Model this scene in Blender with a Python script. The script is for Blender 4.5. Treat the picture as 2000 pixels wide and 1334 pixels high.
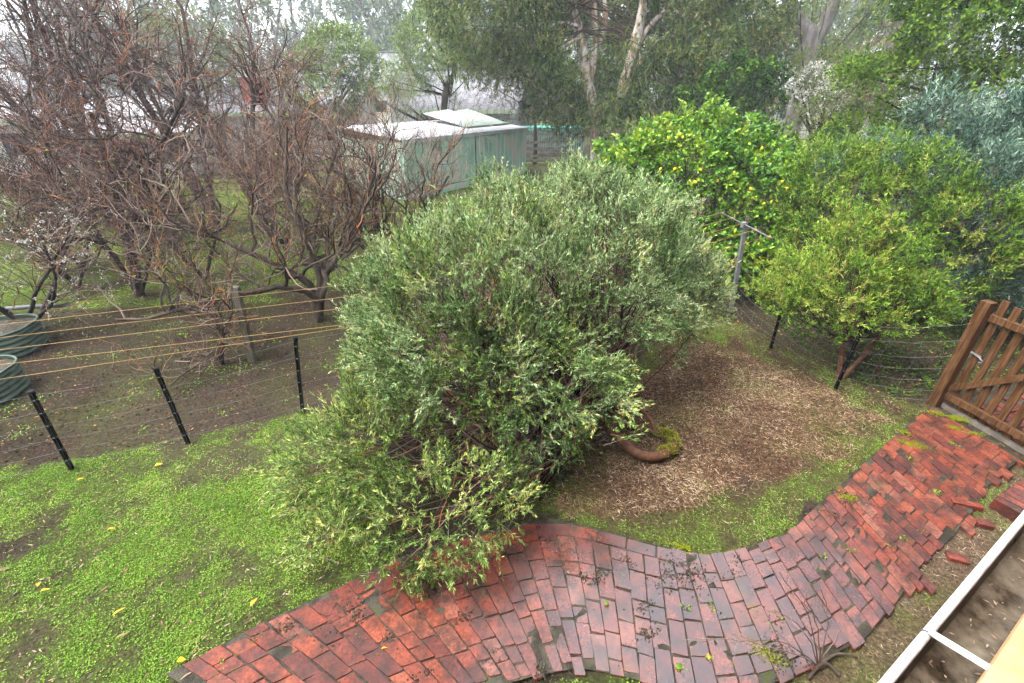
import bpy, math, numpy as np
from mathutils import Vector, Matrix
scene = bpy.context.scene
for o in list(bpy.data.objects): bpy.data.objects.remove(o)
rng = np.random.default_rng(11)
R = math.radians

# ------------------------------------------------------------------ camera, sky, sun, exposure
CAMH, PITCH, FPX = 3.27, R(28.6), 889.0
cam_d = bpy.data.cameras.new('camera'); cam = bpy.data.objects.new('camera', cam_d)
scene.collection.objects.link(cam)
cam.location = (0, 0, CAMH); cam.rotation_euler = (R(90) - PITCH, 0, 0)
cam_d.sensor_width = 36; cam_d.lens = FPX / 2000 * 36
cam_d.clip_start = 0.02; cam_d.clip_end = 2000
scene.camera = cam
scene.render.engine = 'CYCLES'
scene.cycles.use_denoising = True
scene.cycles.adaptive_threshold = 0.03
scene.cycles.max_bounces = 3; scene.cycles.diffuse_bounces = 1; scene.cycles.glossy_bounces = 2
scene.cycles.transmission_bounces = 3; scene.cycles.volume_bounces = 0; scene.cycles.transparent_max_bounces = 4
SUN_EL, SUN_AZ = R(62), R(-108)
world = bpy.data.worlds.new('World'); scene.world = world; world.use_nodes = True
wn = world.node_tree.nodes; wl = world.node_tree.links
sky = wn.new('ShaderNodeTexSky'); sky.sky_type = 'NISHITA'; sky.sun_disc = False
sky.sun_elevation = SUN_EL; sky.sun_rotation = SUN_AZ; sky.air_density = 1.0; sky.dust_density = 4.0; sky.ozone_density = 1.0
hs = wn.new('ShaderNodeHueSaturation'); hs.inputs['Saturation'].default_value = 0.28   # an overcast sky: the blue mostly washed out
wl.new(sky.outputs[0], hs.inputs['Color']); bg = wn['Background']
wl.new(hs.outputs[0], bg.inputs['Color']); bg.inputs['Strength'].default_value = 0.15
sun_d = bpy.data.lights.new('sun', 'SUN'); sun_d.energy = 0.7; sun_d.angle = R(40); sun_d.color = (1, 0.965, 0.91)
sun = bpy.data.objects.new('sun', sun_d); scene.collection.objects.link(sun)
sd = Vector((math.sin(SUN_AZ) * math.cos(SUN_EL), math.cos(SUN_AZ) * math.cos(SUN_EL), math.sin(SUN_EL)))
sun.rotation_euler = (-sd).to_track_quat('-Z', 'Y').to_euler()
vs = scene.view_settings; vs.view_transform = 'Standard'; vs.look = 'None'; vs.gamma = 1.0; vs.use_curve_mapping = False
vs.exposure = 2.75

# ------------------------------------------------------------------ pixel (of the 2000 x 1334 photo) -> place
CT, ST = math.cos(PITCH), math.sin(PITCH)
def ray(x, y):
    u = (x - 1000) / FPX; v = (y - 667) / FPX
    return np.array([u, CT - v * ST, -ST - v * CT])
def gp(x, y, z=0.0):
    r = ray(x, y); t = (z - CAMH) / r[2]; p = r * t; p[2] = z; return p
def at(x, y, Y):
    r = ray(x, y); p = r * Y / r[1]; p[2] += CAMH; return p
def project(P):
    P = np.asarray(P, float); zz = P[..., 2] - CAMH
    zc = P[..., 1] * CT - zz * ST; yc = -(P[..., 1] * ST + zz * CT)
    return 1000 + FPX * P[..., 0] / zc, 667 + FPX * yc / zc

# ------------------------------------------------------------------ object helpers
col = scene.collection
def tag(o, label=None, cat=None, group=None, kind=None):
    if label: o['label'] = label
    if cat: o['category'] = cat
    if group: o['group'] = group
    if kind: o['kind'] = kind
    return o
def empty(name, loc=(0, 0, 0), label=None, cat=None, group=None, kind=None):
    o = bpy.data.objects.new(name, None); col.objects.link(o); o.location = loc; o.empty_display_size = 0.1
    return tag(o, label, cat, group, kind)
def link(name, me, mat, parent=None):
    if mat is not None: me.materials.append(mat)
    o = bpy.data.objects.new(name, me); col.objects.link(o)
    if parent is not None:
        o.parent = parent
        o.matrix_parent_inverse = Matrix.Translation(-Vector(parent.location))
    return o
def np_mesh(name, V, F, attrs=None, smooth=False):
    """V (n,3); F (m,k) array of equal-sized faces"""
    V = np.asarray(V, np.float32); F = np.asarray(F, np.int32)
    me = bpy.data.meshes.new(name)
    m, k = F.shape
    me.vertices.add(len(V)); me.vertices.foreach_set('co', V.ravel())
    me.loops.add(m * k); me.loops.foreach_set('vertex_index', F.ravel())
    me.polygons.add(m)
    me.polygons.foreach_set('loop_start', np.arange(0, m * k, k, dtype=np.int32))
    if smooth: me.polygons.foreach_set('use_smooth', np.ones(m, bool))
    me.update(calc_edges=True)
    for a, val in (attrs or {}).items():
        val = np.asarray(val, np.float32)
        if val.ndim == 1:
            at_ = me.attributes.new(a, 'FLOAT', 'POINT'); at_.data.foreach_set('value', val)
        else:
            at_ = me.attributes.new(a, 'FLOAT_COLOR', 'POINT')
            at_.data.foreach_set('color', np.hstack([val, np.ones((len(val), 1), np.float32)]).ravel())
    return me
class MB:
    """collects small shapes into one mesh"""
    def __init__(s): s.v = []; s.f = []; s.n = 0
    def add(s, V, F):
        V = np.asarray(V, float); s.v.append(V); s.f += [[i + s.n for i in f] for f in F]; s.n += len(V); return s
    def box(s, c, size, M=None, taper=0):
        x, y, z = np.array(size) / 2
        V = np.array([(-x, -y, -z), (x, -y, -z), (x, y, -z), (-x, y, -z), (-x, -y, z), (x, -y, z), (x, y, z), (-x, y, z)])
        V[4:, :2] *= 1 - taper
        if M is not None: V = V @ np.asarray(M).T
        return s.add(V + np.asarray(c), [(3, 2, 1, 0), (4, 5, 6, 7), (0, 1, 5, 4), (1, 2, 6, 5), (2, 3, 7, 6), (3, 0, 4, 7)])
    def beam(s, a, b, w, t, up=(0, 0, 1)):
        """rectangular bar from a to b: w along the side direction, t along 'up'"""
        a = np.asarray(a, float); b = np.asarray(b, float); d = b - a; L = np.linalg.norm(d); d /= L
        up = np.asarray(up, float); sd_ = np.cross(d, up); sd_ /= np.linalg.norm(sd_); u = np.cross(sd_, d)
        M = np.stack([d, sd_, u], 1)
        return s.box((a + b) / 2, (L, w, t), M)
    def tube(s, pts, rad, k=8, cap=True):
        pts = np.asarray(pts, float)[None]; rad = np.broadcast_to(np.asarray(rad, float), (pts.shape[1],))[None]
        V, F = tubes(pts, rad, k)
        s.add(V, F.tolist())
        if cap:
            m = pts.shape[1]; b = s.n - len(V)
            s.f.append([b + i for i in range(k)][::-1]); s.f.append([b + (m - 1) * k + i for i in range(k)])
        return s
    def build(s, name, mat, parent=None, smooth=False, bevel=0):
        me = bpy.data.meshes.new(name)
        me.from_pydata([tuple(map(float, v)) for v in np.vstack(s.v)], [], s.f); me.update()
        if smooth: me.polygons.foreach_set('use_smooth', np.ones(len(me.polygons), bool))
        o = link(name, me, mat, parent)
        if bevel:
            b = o.modifiers.new('bevel', 'BEVEL'); b.width = bevel; b.segments = 2; b.limit_method = 'ANGLE'
        return o
def unit(v): return v / (np.linalg.norm(v, axis=-1, keepdims=True) + 1e-9)
def tubes(P, Rd, k=3):
    """P (n,m,3) polylines, Rd (n,m) radii -> quads"""
    n, m, _ = P.shape
    T = np.empty_like(P); T[:, 1:-1] = P[:, 2:] - P[:, :-2]; T[:, 0] = P[:, 1] - P[:, 0]; T[:, -1] = P[:, -1] - P[:, -2]
    T = unit(T)
    ref = np.where(np.abs(T[:, :1, 2:3]) > 0.8, np.array([1., 0.02, 0.03]), np.array([0.02, 0.03, 1.]))
    A = unit(np.cross(T, np.broadcast_to(ref, T.shape))); B = np.cross(T, A)
    an = np.arange(k) * 2 * np.pi / k
    V = P[:, :, None] + Rd[:, :, None, None] * (A[:, :, None] * np.cos(an)[None, None, :, None] + B[:, :, None] * np.sin(an)[None, None, :, None])
    idx = np.arange(n * m * k).reshape(n, m, k); a = idx[:, :-1]; b = idx[:, 1:]
    F = np.stack([a, np.roll(a, -1, 2), np.roll(b, -1, 2), b], -1).reshape(-1, 4)
    return V.reshape(-1, 3), F
_tab = np.random.default_rng(5).uniform(-1, 1, 4096)
def noise(P, f=1.0, seed=0):
    """fractal value noise in about -1..1"""
    P = np.asarray(P, float)
    if P.shape[-1] == 2: P = np.concatenate([P, np.zeros(P.shape[:-1] + (1,))], -1)
    out = 0.0
    for o_, amp in ((1.0, 0.62), (2.3, 0.36), (5.1, 0.2)):
        q = P * f * 0.75 * o_ + 17.3 * seed + 5.7 * o_; i = np.floor(q).astype(np.int64); u = q - i; u = u * u * (3 - 2 * u)
        acc = 0.0
        for dx in (0, 1):
            for dy in (0, 1):
                for dz in (0, 1):
                    h = ((i[..., 0] + dx) * 73856093 ^ (i[..., 1] + dy) * 19349663 ^ (i[..., 2] + dz) * 83492791) & 4095
                    acc = acc + _tab[h] * (u[..., 0] if dx else 1 - u[..., 0]) * (u[..., 1] if dy else 1 - u[..., 1]) * (u[..., 2] if dz else 1 - u[..., 2])
        out = out + amp * acc
    return np.clip(out * 1.5, -1.2, 1.2)
def leaves(P, D, L, W, full=False, fold=0.25, droop=0.0, roll=None):
    """one narrow leaf per row: base P, direction D, length L, width W"""
    n = len(P); D = unit(D)
    rnd = rng.normal(size=(n, 3)); 
    up = np.array([0, 0, 1.]) + 0.6 * rnd
    S = unit(np.cross(D, up)); N = np.cross(S, D)
    L = np.broadcast_to(L, (n,))[:, None]; W = np.broadcast_to(W, (n,))[:, None] / 2
    tip = P + D * L - np.array([0, 0, 1.]) * droop * L
    if not full:
        mid = P + D * L * 0.45 + N * fold * W
        V = np.stack([P, mid + S * W, tip, mid - S * W], 1).reshape(-1, 3)
        return V, np.arange(n * 4).reshape(n, 4), 4
    m1 = P + D * L * 0.3 + N * fold * W; m2 = P + D * L * 0.68 + N * fold * W - np.array([0, 0, 1.]) * droop * L * 0.4
    V = np.stack([P, m1 + S * W * .9, m2 + S * W * .85, tip, m2 - S * W * .85, m1 - S * W * .9], 1).reshape(-1, 3)
    b = (np.arange(n) * 6)[:, None]
    F = np.concatenate([b + np.array([0, 1, 2, 3]), b + np.array([0, 3, 4, 5])], 0)
    return V, F, 6

# ------------------------------------------------------------------ materials
def mat_new(name):
    m = bpy.data.materials.new(name); m.use_nodes = True
    nt = m.node_tree; return m, nt.nodes, nt.links, nt.nodes['Principled BSDF']
def ramp(nodes, stops, interp='LINEAR', k=1.0):
    r = nodes.new('ShaderNodeValToRGB'); r.color_ramp.interpolation = interp
    els = r.color_ramp.elements
    while len(els) < len(stops): els.new(0.5)
    for e, (p, c) in zip(els, stops): e.position = p; e.color = (c[0] * k, c[1] * k, c[2] * k, 1)
    return r
def leaf_mat(name, stops, rough=0.5, trans=0.3, spec=0.05):
    m, n, l, b = mat_new(name)
    a = n.new('ShaderNodeAttribute'); a.attribute_name = 'rnd'
    trans *= .6
    r = ramp(n, stops, k=0.66); l.new(a.outputs['Fac'], r.inputs[0])
    l.new(r.outputs[0], b.inputs['Base Color']); b.inputs['Roughness'].default_value = rough
    b.inputs['Specular IOR Level'].default_value = spec
    if trans:
        t = n.new('ShaderNodeBsdfTranslucent'); hsv = n.new('ShaderNodeHueSaturation'); hsv.inputs['Value'].default_value = 1.3
        l.new(r.outputs[0], hsv.inputs['Color']); l.new(hsv.outputs[0], t.inputs['Color'])
        x = n.new('ShaderNodeMixShader'); x.inputs[0].default_value = trans
        l.new(b.outputs[0], x.inputs[1]); l.new(t.outputs[0], x.inputs[2]); l.new(x.outputs[0], n['Material Output'].inputs[0])
    return m
def noise_mat(name, stops, scale=8, rough=0.8, detail=6, stretch=(1, 1, 1), bump=0.3, bscale=None, spec=0.12, coord='Object', rough2=None, dist=0.01):
    """one noise-driven colour ramp with bump"""
    m, n, l, b = mat_new(name)
    tc = n.new('ShaderNodeTexCoord'); mp = n.new('ShaderNodeMapping'); mp.inputs['Scale'].default_value = stretch
    l.new(tc.outputs[coord], mp.inputs[0])
    t = n.new('ShaderNodeTexNoise'); t.inputs['Scale'].default_value = scale; t.inputs['Detail'].default_value = detail; t.inputs['Roughness'].default_value = 0.65
    l.new(mp.outputs[0], t.inputs[0])
    r = ramp(n, stops, k=0.66); l.new(t.outputs['Fac'], r.inputs[0]); l.new(r.outputs[0], b.inputs['Base Color'])
    b.inputs['Roughness'].default_value = rough; b.inputs['Specular IOR Level'].default_value = spec
    if rough2 is not None:
        mr = n.new('ShaderNodeMapRange'); mr.inputs['To Min'].default_value = rough; mr.inputs['To Max'].default_value = rough2
        mr.inputs['From Min'].default_value = 0.35; mr.inputs['From Max'].default_value = 0.65
        l.new(t.outputs['Fac'], mr.inputs['Value']); l.new(mr.outputs[0], b.inputs['Roughness'])
    if bump:
        t2 = n.new('ShaderNodeTexNoise'); t2.inputs['Scale'].default_value = bscale or scale * 3; t2.inputs['Detail'].default_value = 5
        l.new(mp.outputs[0], t2.inputs[0])
        bp = n.new('ShaderNodeBump'); bp.inputs['Strength'].default_value = bump; bp.inputs['Distance'].default_value = dist
        l.new(t2.outputs['Fac'], bp.inputs['Height']); l.new(bp.outputs[0], b.inputs['Normal'])
    return m
M = {}
M['bark_dark'] = noise_mat('bark_dark', [(0.3, (0.018, 0.014, 0.011)), (0.6, (0.06, 0.045, 0.035)), (0.8, (0.13, 0.11, 0.085))], 14, 0.75, stretch=(1, 1, .35))
M['bark_grey'] = noise_mat('bark_grey', [(0.3, (0.035, 0.027, 0.02)), (0.55, (0.085, 0.065, 0.048)), (0.8, (0.18, 0.145, 0.11))], 10, 0.75, stretch=(1, 1, .35))
M['bark_brown'] = noise_mat('bark_brown', [(0.3, (0.07, 0.034, 0.02)), (0.55, (0.18, 0.085, 0.048)), (0.8, (0.30, 0.17, 0.11))], 14, 0.6, stretch=(1, 1, 1))
M['bark_paper'] = noise_mat('bark_paper', [(0.3, (0.11, 0.07, 0.045)), (0.45, (0.30, 0.20, 0.13)), (0.55, (0.5, 0.46, 0.40)), (0.75, (0.62, 0.6, 0.55))], 5, 0.8, stretch=(1.6, 1.6, .45), dist=0.05)
M['bark_gum'] = noise_mat('bark_gum', [(0.3, (0.09, 0.075, 0.065)), (0.55, (0.2, 0.18, 0.16)), (0.8, (0.36, 0.34, 0.31))], 3, 0.8, stretch=(1.6, 1.6, .45), dist=0.05)
M['twig'] = leaf_mat('twig', [(0.0, (0.03, 0.02, 0.015)), (0.35, (0.08, 0.05, 0.037)), (0.6, (0.16, 0.11, 0.085)), (0.9, (0.36, 0.29, 0.25)), (1.0, (0.36, 0.16, 0.07))], 0.5, 0)
M['twig_plum'] = leaf_mat('twig_plum', [(0.0, (0.035, 0.022, 0.018)), (0.4, (0.08, 0.047, 0.038)), (0.7, (0.19, 0.13, 0.11)), (0.9, (0.33, 0.26, 0.24)), (1.0, (0.33, 0.13, 0.06))], 0.5, 0)
M['twig_dark'] = leaf_mat('twig_dark', [(0.0, (0.012, 0.008, 0.006)), (0.6, (0.05, 0.03, 0.02)), (1.0, (0.13, 0.08, 0.055))], 0.55, 0)
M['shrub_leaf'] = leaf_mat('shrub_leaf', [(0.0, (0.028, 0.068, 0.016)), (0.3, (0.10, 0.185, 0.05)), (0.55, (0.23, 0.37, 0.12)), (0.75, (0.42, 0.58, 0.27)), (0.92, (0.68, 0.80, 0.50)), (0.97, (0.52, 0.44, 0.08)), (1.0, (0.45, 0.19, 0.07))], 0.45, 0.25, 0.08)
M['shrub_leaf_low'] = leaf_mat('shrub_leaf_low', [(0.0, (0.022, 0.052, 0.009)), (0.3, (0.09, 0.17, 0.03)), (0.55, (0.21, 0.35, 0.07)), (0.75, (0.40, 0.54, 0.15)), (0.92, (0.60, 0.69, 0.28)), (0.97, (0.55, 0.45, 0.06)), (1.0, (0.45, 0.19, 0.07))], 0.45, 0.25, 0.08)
M['bottle_leaf'] = leaf_mat('bottle_leaf', [(0.0, (0.02, 0.055, 0.008)), (0.35, (0.075, 0.17, 0.016)), (0.6, (0.17, 0.33, 0.03)), (0.85, (0.34, 0.52, 0.06)), (1.0, (0.42, 0.34, 0.10))], 0.45, 0.3, 0.08)
M['lemon_leaf'] = leaf_mat('lemon_leaf', [(0.0, (0.025, 0.08, 0.010)), (0.35, (0.07, 0.20, 0.018)), (0.7, (0.17, 0.36, 0.03)), (0.93, (0.34, 0.50, 0.04)), (1.0, (0.46, 0.48, 0.04))], 0.35, 0.25, 0.22)
M['silver_leaf'] = leaf_mat('silver_leaf', [(0.0, (0.018, 0.05, 0.032)), (0.4, (0.065, 0.14, 0.095)), (0.7, (0.16, 0.27, 0.19)), (1.0, (0.42, 0.54, 0.42))], 0.45, 0.15, 0.12)
M['dark_green_leaf'] = leaf_mat('dark_green_leaf', [(0.0, (0.02, 0.055, 0.01)), (0.5, (0.06, 0.14, 0.015)), (0.8, (0.13, 0.23, 0.02)), (1.0, (0.22, 0.32, 0.03))], 0.5, 0.25)
M['paper_leaf'] = leaf_mat('paper_leaf', [(0.0, (0.02, 0.045, 0.01)), (0.45, (0.07, 0.115, 0.024)), (0.75, (0.15, 0.20, 0.045)), (0.92, (0.26, 0.27, 0.07)), (1.0, (0.30, 0.21, 0.14))], 0.55, 0.3)
M['gum_leaf'] = leaf_mat('gum_leaf', [(0.0, (0.06, 0.09, 0.05)), (0.5, (0.14, 0.18, 0.10)), (1.0, (0.27, 0.31, 0.17))], 0.55, 0.3)
M['olive_leaf'] = leaf_mat('olive_leaf', [(0.0, (0.05, 0.08, 0.02)), (0.5, (0.12, 0.17, 0.04)), (1.0, (0.26, 0.31, 0.08))], 0.55, 0.3)
M['pale_leaf'] = leaf_mat('pale_leaf', [(0.0, (0.08, 0.13, 0.03)), (0.5, (0.18, 0.27, 0.06)), (1.0, (0.32, 0.40, 0.11))], 0.55, 0.3)
M['pink_blossom'] = leaf_mat('pink_blossom', [(0.0, (0.06, 0.04, 0.035)), (0.5, (0.14, 0.095, 0.09)), (1.0, (0.34, 0.24, 0.26))], 0.7, 0.2)
M['white_blossom'] = leaf_mat('white_blossom', [(0.0, (0.25, 0.27, 0.18)), (0.5, (0.55, 0.55, 0.47)), (1.0, (0.8, 0.8, 0.74))], 0.7, 0.3)
M['bud'] = leaf_mat('bud', [(0.0, (0.2, 0.3, 0.04)), (1.0, (0.42, 0.48, 0.09))], 0.5, 0.3)
M['clover'] = leaf_mat('clover', [(0.0, (0.045, 0.12, 0.01)), (0.35, (0.13, 0.28, 0.025)), (0.7, (0.23, 0.42, 0.05)), (0.93, (0.36, 0.50, 0.09)), (1.0, (0.42, 0.34, 0.10))], 0.5, 0.3)
M['grass'] = leaf_mat('grass', [(0.0, (0.07, 0.14, 0.015)), (0.5, (0.17, 0.30, 0.035)), (0.85, (0.30, 0.38, 0.07)), (1.0, (0.38, 0.30, 0.12))], 0.5, 0.3)
M['moss'] = leaf_mat('moss', [(0.0, (0.07, 0.09, 0.005)), (0.5, (0.20, 0.24, 0.012)), (1.0, (0.36, 0.40, 0.02))], 0.8, 0.1)
M['straw'] = leaf_mat('straw', [(0.0, (0.05, 0.03, 0.018)), (0.4, (0.17, 0.10, 0.055)), (0.75, (0.38, 0.25, 0.15)), (1.0, (0.68, 0.55, 0.39))], 0.6, 0)
M['litter'] = leaf_mat('litter', [(0.0, (0.035, 0.02, 0.015)), (0.5, (0.11, 0.055, 0.035)), (0.8, (0.21, 0.11, 0.065)), (0.93, (0.34, 0.20, 0.10)), (1.0, (0.5, 0.36, 0.08))], 0.5, 0)
M['crumb'] = leaf_mat('crumb', [(0.0, (0.02, 0.017, 0.012)), (0.6, (0.07, 0.06, 0.043)), (0.9, (0.12, 0.11, 0.08)), (1.0, (0.10, 0.13, 0.03))], 0.8, 0)
M['yellow_leaf'] = leaf_mat('yellow_leaf', [(0.0, (0.55, 0.24, 0.06)), (0.5, (0.62, 0.40, 0.03)), (1.0, (0.7, 0.55, 0.03))], 0.45, 0.2)
M['dry_leaf'] = leaf_mat('dry_leaf', [(0.0, (0.16, 0.10, 0.08)), (0.5, (0.33, 0.20, 0.12)), (1.0, (0.45, 0.36, 0.28))], 0.5, 0.1)
M['picket'] = noise_mat('picket', [(0.3, (0.003, 0.003, 0.003)), (0.7, (0.008, 0.008, 0.008))], 30, 0.5, bump=0.1, spec=.1)
M['wire'] = noise_mat('wire', [(0.3, (0.12, 0.12, 0.12)), (0.7, (0.24, 0.24, 0.235))], 30, 0.5, bump=0)
M['cord'] = noise_mat('cord', [(0.3, (0.26, 0.16, 0.05)), (0.7, (0.42, 0.29, 0.12))], 40, 0.7, bump=0)
M['galv'] = noise_mat('galv', [(0.3, (0.25, 0.26, 0.27)), (0.7, (0.45, 0.46, 0.47))], 12, 0.45, bump=0.05); M['galv'].node_tree.nodes['Principled BSDF'].inputs['Metallic'].default_value = 0.6
M['gate_wood'] = noise_mat('gate_wood', [(0.28, (0.02, 0.010, 0.005)), (0.48, (0.095, 0.044, 0.018)), (0.72, (0.23, 0.125, 0.058))], 6, 0.5, detail=8, stretch=(9, 9, 0.8), bump=0.4, dist=0.004)
M['old_wood'] = noise_mat('old_wood', [(0.25, (0.05, 0.048, 0.034)), (0.5, (0.12, 0.11, 0.08)), (0.8, (0.22, 0.20, 0.155))], 6, 0.8, detail=8, stretch=(7, 7, 0.8), bump=0.4, dist=0.004)
M['rail_wood'] = noise_mat('rail_wood', [(0.25, (0.08, 0.07, 0.06)), (0.5, (0.2, 0.17, 0.14)), (0.8, (0.36, 0.32, 0.27))], 5, 0.8, stretch=(1, 1, 1), bump=0.4)
M['dirt'] = noise_mat('dirt', [(0.25, (0.022, 0.018, 0.012)), (0.5, (0.055, 0.048, 0.034)), (0.62, (0.085, 0.078, 0.058)), (0.75, (0.10, 0.115, 0.03))], 22, 0.75, detail=8, bump=0.8, bscale=120, dist=0.006)
M['bedding'] = noise_mat('bedding', [(0.25, (0.012, 0.010, 0.007)), (0.45, (0.035, 0.03, 0.021)), (0.58, (0.07, 0.062, 0.046)), (0.66, (0.05, 0.07, 0.013)), (0.8, (0.08, 0.13, 0.02))], 9, 0.7, detail=8, bump=0.8, bscale=90, dist=0.006)
M['lemon'] = noise_mat('lemon', [(0.3, (0.66, 0.42, 0.012)), (0.7, (0.8, 0.56, 0.03))], 20, 0.4, bump=0.15)
M['white_roof'] = noise_mat('white_roof', [(0.25, (0.34, 0.34, 0.35)), (0.6, (0.5, 0.5, 0.52)), (0.8, (0.58, 0.58, 0.6))], 1.2, 0.4, detail=8, bump=0)
M['grey_roof'] = noise_mat('grey_roof', [(0.25, (0.14, 0.14, 0.15)), (0.7, (0.27, 0.27, 0.29))], 2, 0.6, detail=8, bump=0.1)
M['pale_green_roof'] = noise_mat('pale_green_roof', [(0.25, (0.24, 0.30, 0.27)), (0.5, (0.38, 0.45, 0.41)), (0.75, (0.5, 0.55, 0.51))], 1.6, 0.5, detail=8, bump=0)
M['cream_wall'] = noise_mat('cream_wall', [(0.3, (0.45, 0.43, 0.38)), (0.7, (0.6, 0.58, 0.53))], 2, 0.8, bump=0.1)
M['fascia_green'] = noise_mat('fascia_green', [(0.3, (0.20, 0.26, 0.17)), (0.7, (0.3, 0.37, 0.26))], 3, 0.6, bump=0)
M['brick_far'] = noise_mat('brick_far', [(0.3, (0.22, 0.06, 0.045)), (0.7, (0.36, 0.12, 0.09))], 6, 0.85, bump=0.2)
M['glass'] = noise_mat('glass', [(0.3, (0.02, 0.025, 0.03)), (0.7, (0.05, 0.06, 0.07))], 2, 0.1, bump=0)
M['turquoise'] = noise_mat('turquoise', [(0.3, (0.08, 0.42, 0.36)), (0.7, (0.16, 0.55, 0.48))], 3, 0.5, bump=0)
M['gutter_white'] = noise_mat('gutter_white', [(0.22, (0.30, 0.28, 0.25)), (0.38, (0.55, 0.53, 0.50)), (0.52, (0.74, 0.73, 0.71)), (0.8, (0.8, 0.8, 0.79))], 22, 0.4, detail=9, bump=0.05)
M['gutter_in'] = noise_mat('gutter_in', [(0.25, (0.012, 0.009, 0.006)), (0.40, (0.045, 0.032, 0.02)), (0.5, (0.12, 0.092, 0.062)), (0.75, (0.26, 0.22, 0.16))], 14, 0.25, detail=10, bump=0.3, dist=0.004, rough2=0.6)
M['raw_timber'] = noise_mat('raw_timber', [(0.25, (0.36, 0.17, 0.07)), (0.45, (0.60, 0.34, 0.16)), (0.7, (0.70, 0.45, 0.24))], 5, 0.6, detail=8, stretch=(4, 4, 4), bump=0.15, dist=0.002)
M['bed_green'] = noise_mat('bed_green', [(0.25, (0.06, 0.095, 0.072)), (0.5, (0.115, 0.165, 0.125)), (0.75, (0.19, 0.24, 0.185))], 5, 0.5, detail=8, bump=0.05)
M['black_pipe'] = noise_mat('black_pipe', [(0.3, (0.08, 0.085, 0.09)), (0.7, (0.16, 0.165, 0.175))], 8, 0.4, bump=0)
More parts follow.
